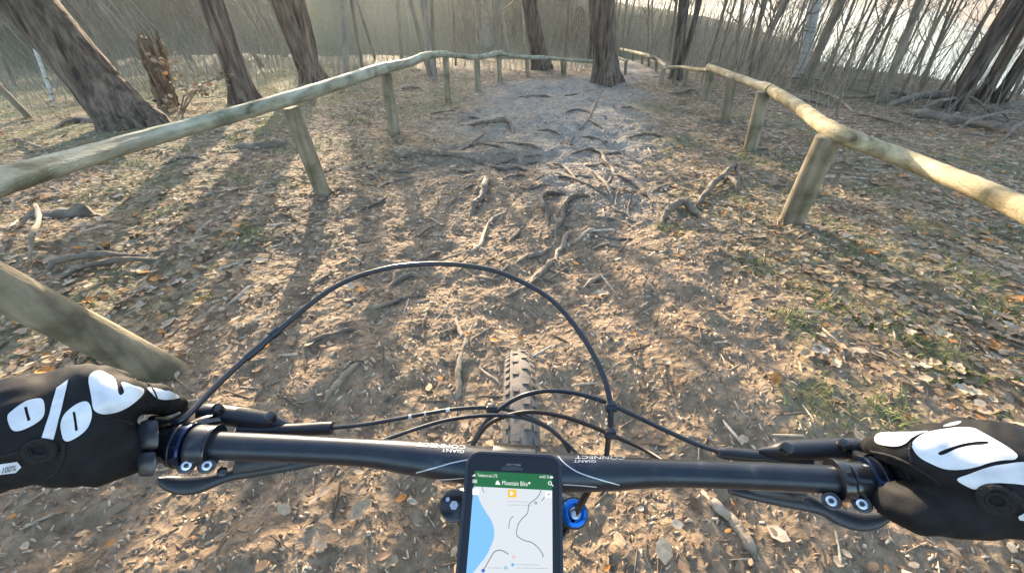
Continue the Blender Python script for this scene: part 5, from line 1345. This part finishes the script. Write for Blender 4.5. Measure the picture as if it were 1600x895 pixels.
fingL = [[(185, 622, .298, .0146), (240, 621, .322, .0115), (268, 636, .346, .0098), (280, 650, .362, .0086)], [(150, 606, .298, .015), (176, 600, .335, .0125), (166, 626, .362, .0112), (160, 672, .364, .010)], [(110, 604, .301, .0146), (132, 594, .337, .0125), (126, 622, .362, .011), (122, 670, .362, .010)], [(66, 616, .306, .0138), (88, 602, .335, .0115), (86, 626, .356, .010), (84, 668, .355, .009)]]
thumbL = [(30, 706, .279, .022), (105, 716, .287, .0185), (165, 717, .298, .0165), (198, 712, .310, .0155)]
hl, bl = hand(palmL, fingL, thumbL, [(tuple(WLP), tuple(WLP.lerp(FL, .3)), .031, .034)], 1.0)
WRP = at_d(1650, 768, .277); FR = WRP + Vector((.16, -.19, .045))
palmR = [[(1645, 775, .277, .030), (1540, 745, .284, .027), (1430, 707, .298, .0155)], [(1645, 765, .277, .031), (1550, 728, .285, .028), (1475, 696, .298, .016)], [(1645, 760, .280, .029), (1570, 722, .288, .027), (1518, 693, .301, .0155)], [(1645, 755, .285, .027), (1600, 725, .293, .025), (1562, 704, .306, .0145)]]
fingR = [[(1430, 707, .298, .015), (1388, 697, .323, .0120), (1371, 702, .347, .0100), (1372, 724, .362, .0088)], [(1475, 696, .298, .015), (1452, 686, .335, .0125), (1456, 712, .362, .0112), (1460, 742, .364, .010)], [(1518, 693, .301, .0146), (1502, 678, .337, .0125), (1504, 705, .362, .011), (1506, 740, .362, .010)], [(1562, 704, .306, .0138), (1548, 688, .335, .0115), (1550, 712, .356, .010), (1550, 742, .355, .009)]]
thumbR = [(1590, 788, .279, .022), (1505, 794, .287, .0190), (1440, 793, .298, .0172), (1402, 784, .311, .0160)]
hr, brv = hand(palmR, fingR, thumbR, [(tuple(WRP), tuple(WRP.lerp(FR, .3)), .031, .034)], 2.0)
def k1(pts, s_=3.891, ox=0, oy=560): return [(ox + x / s_, oy + y / s_) for x, y in pts]
def k6(pts): return k1(pts, 3.892, 1340, 620)
def gprint(out, holes, bv, parent, m='gloveprint', off=.0007, name='glove_print', smooth=True):
    return clean(drape(out, holes, bv, off, smooth).build(name, M[m], parent))
gprint(k1([(50, 350), (75, 318), (150, 265), (235, 243), (266, 262), (270, 330), (240, 378), (150, 428), (90, 437), (60, 400)]), [k1([(147, 297), (165, 292), (187, 372), (169, 380)])], bl, hl)
gprint(k1([(345, 180), (420, 128), (395, 230), (325, 490), (255, 478), (290, 370)]), [], bl, hl, smooth=False)
gprint(k1([(370, 390), (400, 330), (470, 275), (530, 260), (555, 290), (560, 350), (535, 420), (480, 470), (420, 500), (390, 490), (372, 440)]), [k1([(444, 325), (460, 322), (477, 435), (460, 440)])], bl, hl)
gprint(k1([(540, 130), (560, 90), (600, 76), (640, 88), (690, 122), (710, 160), (718, 210), (735, 222), (752, 200), (735, 152), (760, 147), (810, 165), (860, 182), (870, 202), (850, 235), (790, 285), (720, 320), (640, 335), (595, 325), (570, 300), (560, 230)]), [], bl, hl)
gprint(k1([(890, 180), (950, 183), (1000, 196), (1030, 198), (1078, 226), (1082, 240), (1000, 250), (950, 240), (920, 215)]), [], bl, hl)
gprint(k1([(0, 640), (110, 622), (133, 655), (100, 690), (0, 702)]), [], bl, hl, name='glove_tag', smooth=False)
gprint(k6([(108, 255), (122, 230), (170, 217), (330, 215), (430, 210), (380, 224), (330, 250), (290, 285), (240, 300), (170, 295), (120, 280)]), [], brv, hr)
gprint(k6([(520, 182), (560, 164), (628, 152), (622, 166), (570, 180)]), [], brv, hr)
gprint(k6([(330, 300), (345, 260), (400, 225), (500, 202), (600, 189), (700, 192), (760, 220), (850, 270), (930, 320), (970, 355), (950, 380), (880, 385), (800, 400), (720, 425), (620, 440), (530, 435), (450, 405), (370, 360)]), [k6([(487, 340), (520, 322), (620, 292), (700, 277), (780, 273), (797, 284), (760, 293), (680, 299), (600, 316), (530, 346), (497, 352)])], brv, hr)
gprint(k6([(603, 500), (680, 465), (780, 430), (880, 410), (1060, 400), (1060, 525), (950, 525), (850, 520), (780, 530), (730, 555), (690, 552)]), [], brv, hr)
gprint(k6([(973, 722), (1030, 690), (1060, 720), (1040, 752), (980, 742)]), [], brv, hr, name='glove_tag', smooth=False)
def drape_line(pts, bv, r_, name, m, parent, lift=.0, closed=False):
    c = cr(pts + ([pts[0]] if closed else []), 6); P = []
    for p in c:
        d = ray(p[0], p[1]).normalized(); hit, nn, _, _ = bv.ray_cast(CAM, d)
        if hit is not None: P.append(hit + (nn if nn.dot(d) < 0 else -nn) * lift)
    mb = MB(); mb.tube(P, r_, 8); return mb.build(name, M[m], parent)
def tag_text(body_, pts, bv, parent):
    (ox, oy), (ux, uy), (vx, vy) = pts; vs, fs = text_geom(body_); w = max(v.x for v in vs); h_ = max(v.y for v in vs); mb = MB(); P = []
    for v in vs:
        d = ray(ox + ux * v.x / w + vx * v.y / h_, oy + uy * v.x / w + vy * v.y / h_).normalized(); hit, nn, _, _ = bv.ray_cast(CAM, d)
        P.append(hit + (nn if nn.dot(d) < 0 else -nn) * .0013 if hit is not None else CAM + d * .29)
    mb.add(P, fs); return clean(mb.build('lettering', M['glovedark'], parent, smooth=False))
tag_text('100%', ((3, 738), (24, -5), (1.5, -9)), bl, hl)
ell = lambda cx, cy, rx, ry, a=0: [(cx + rx * math.cos(t) * math.cos(a) - ry * math.sin(t) * math.sin(a), cy + rx * math.cos(t) * math.sin(a) + ry * math.sin(t) * math.cos(a)) for t in [6.2832 * i / 12 for i in range(12)]]
drape_line(ell(63, 703, 23, 15), bl, .0022, 'wrist_loop', 'glovedark', hl, .0008, True)
drape_line(ell(62, 702, 17, 10), bl, .0016, 'wrist_loop', 'glovedark', hl, .0004, True)
drape_line([(228, 596), (240, 612), (246, 628)], bl, .0009, 'glove_seam', 'glovedark', hl, .0002)
drape_line([(160, 660), (185, 655), (206, 662)], bl, .0009, 'glove_seam', 'glovedark', hl, .0002)
drape_line([(0, 712), (20, 708), (38, 704)], bl, .0014, 'glove_seam', 'glovedark', hl, .0004)
drape_line([(100, 690), (98, 715), (88, 735), (70, 748)], bl, .0012, 'glove_seam', 'glovedark', hl, .0003)
drape_line(ell(1556, 779, 26, 18, .3), brv, .0024, 'wrist_loop', 'glovedark', hr, .0008, True)
drape_line(ell(1557, 781, 18, 11, .3), brv, .0016, 'wrist_loop', 'glovedark', hr, .0004, True)
drape_line([(1575, 768), (1590, 780), (1604, 790)], brv, .003, 'wrist_loop', 'glovedark', hr, .0008)
drape_line([(1362, 705), (1392, 712), (1420, 724), (1450, 742), (1470, 756)], brv, .001, 'glove_seam', 'glovedark', hr, .0002)
drape_line([(1424, 692), (1421, 705), (1425, 722)], brv, .0009, 'glove_seam', 'glovedark', hr, .0002)
# sleeves
for Wp, Fp, sg in ((WLP, FL, -1), (WRP, FR, 1)):
    mb = MB(); c0 = Wp.lerp(Fp, .22); sh = Vector((sg * .20, -.20, 1.42))
    mb.tube([Vector(p[:3]) for p in cr([tuple(c0), tuple(Wp.lerp(Fp, .6)), tuple(Fp), tuple(Fp.lerp(sh, .45) + Vector((sg * .03, 0, 0))), tuple(sh)], 6)], [.036 + .0012 * i for i in range(25)], 18, jitter=lambda i, j: 1 + .03 * math.sin(i * 1.3 + j))
    mb.build('sleeve', M['sleeve'], person)
# ------------------------------------------------------------------ haze volume added for the veil of lens glare
hm = bpy.data.materials.new('added glare haze'); hm.use_nodes = True
hnt = hm.node_tree; hnt.nodes.remove(hnt.nodes['Principled BSDF'])
pv = hnt.nodes.new('ShaderNodeVolumePrincipled'); pv.inputs['Color'].default_value = (.95, .95, .95, 1); pv.inputs['Density'].default_value = 0.0005; pv.inputs['Anisotropy'].default_value = 0.75
hnt.links.new(pv.outputs[0], hnt.nodes['Material Output'].inputs['Volume'])
mb = MB(); mb.box((750, 950, 5), (2000, 0, 0), (0, 1750, 0), (0, 0, 27)); o = mb.build('haze', hm, smooth=False); o['kind'] = 'stuff'
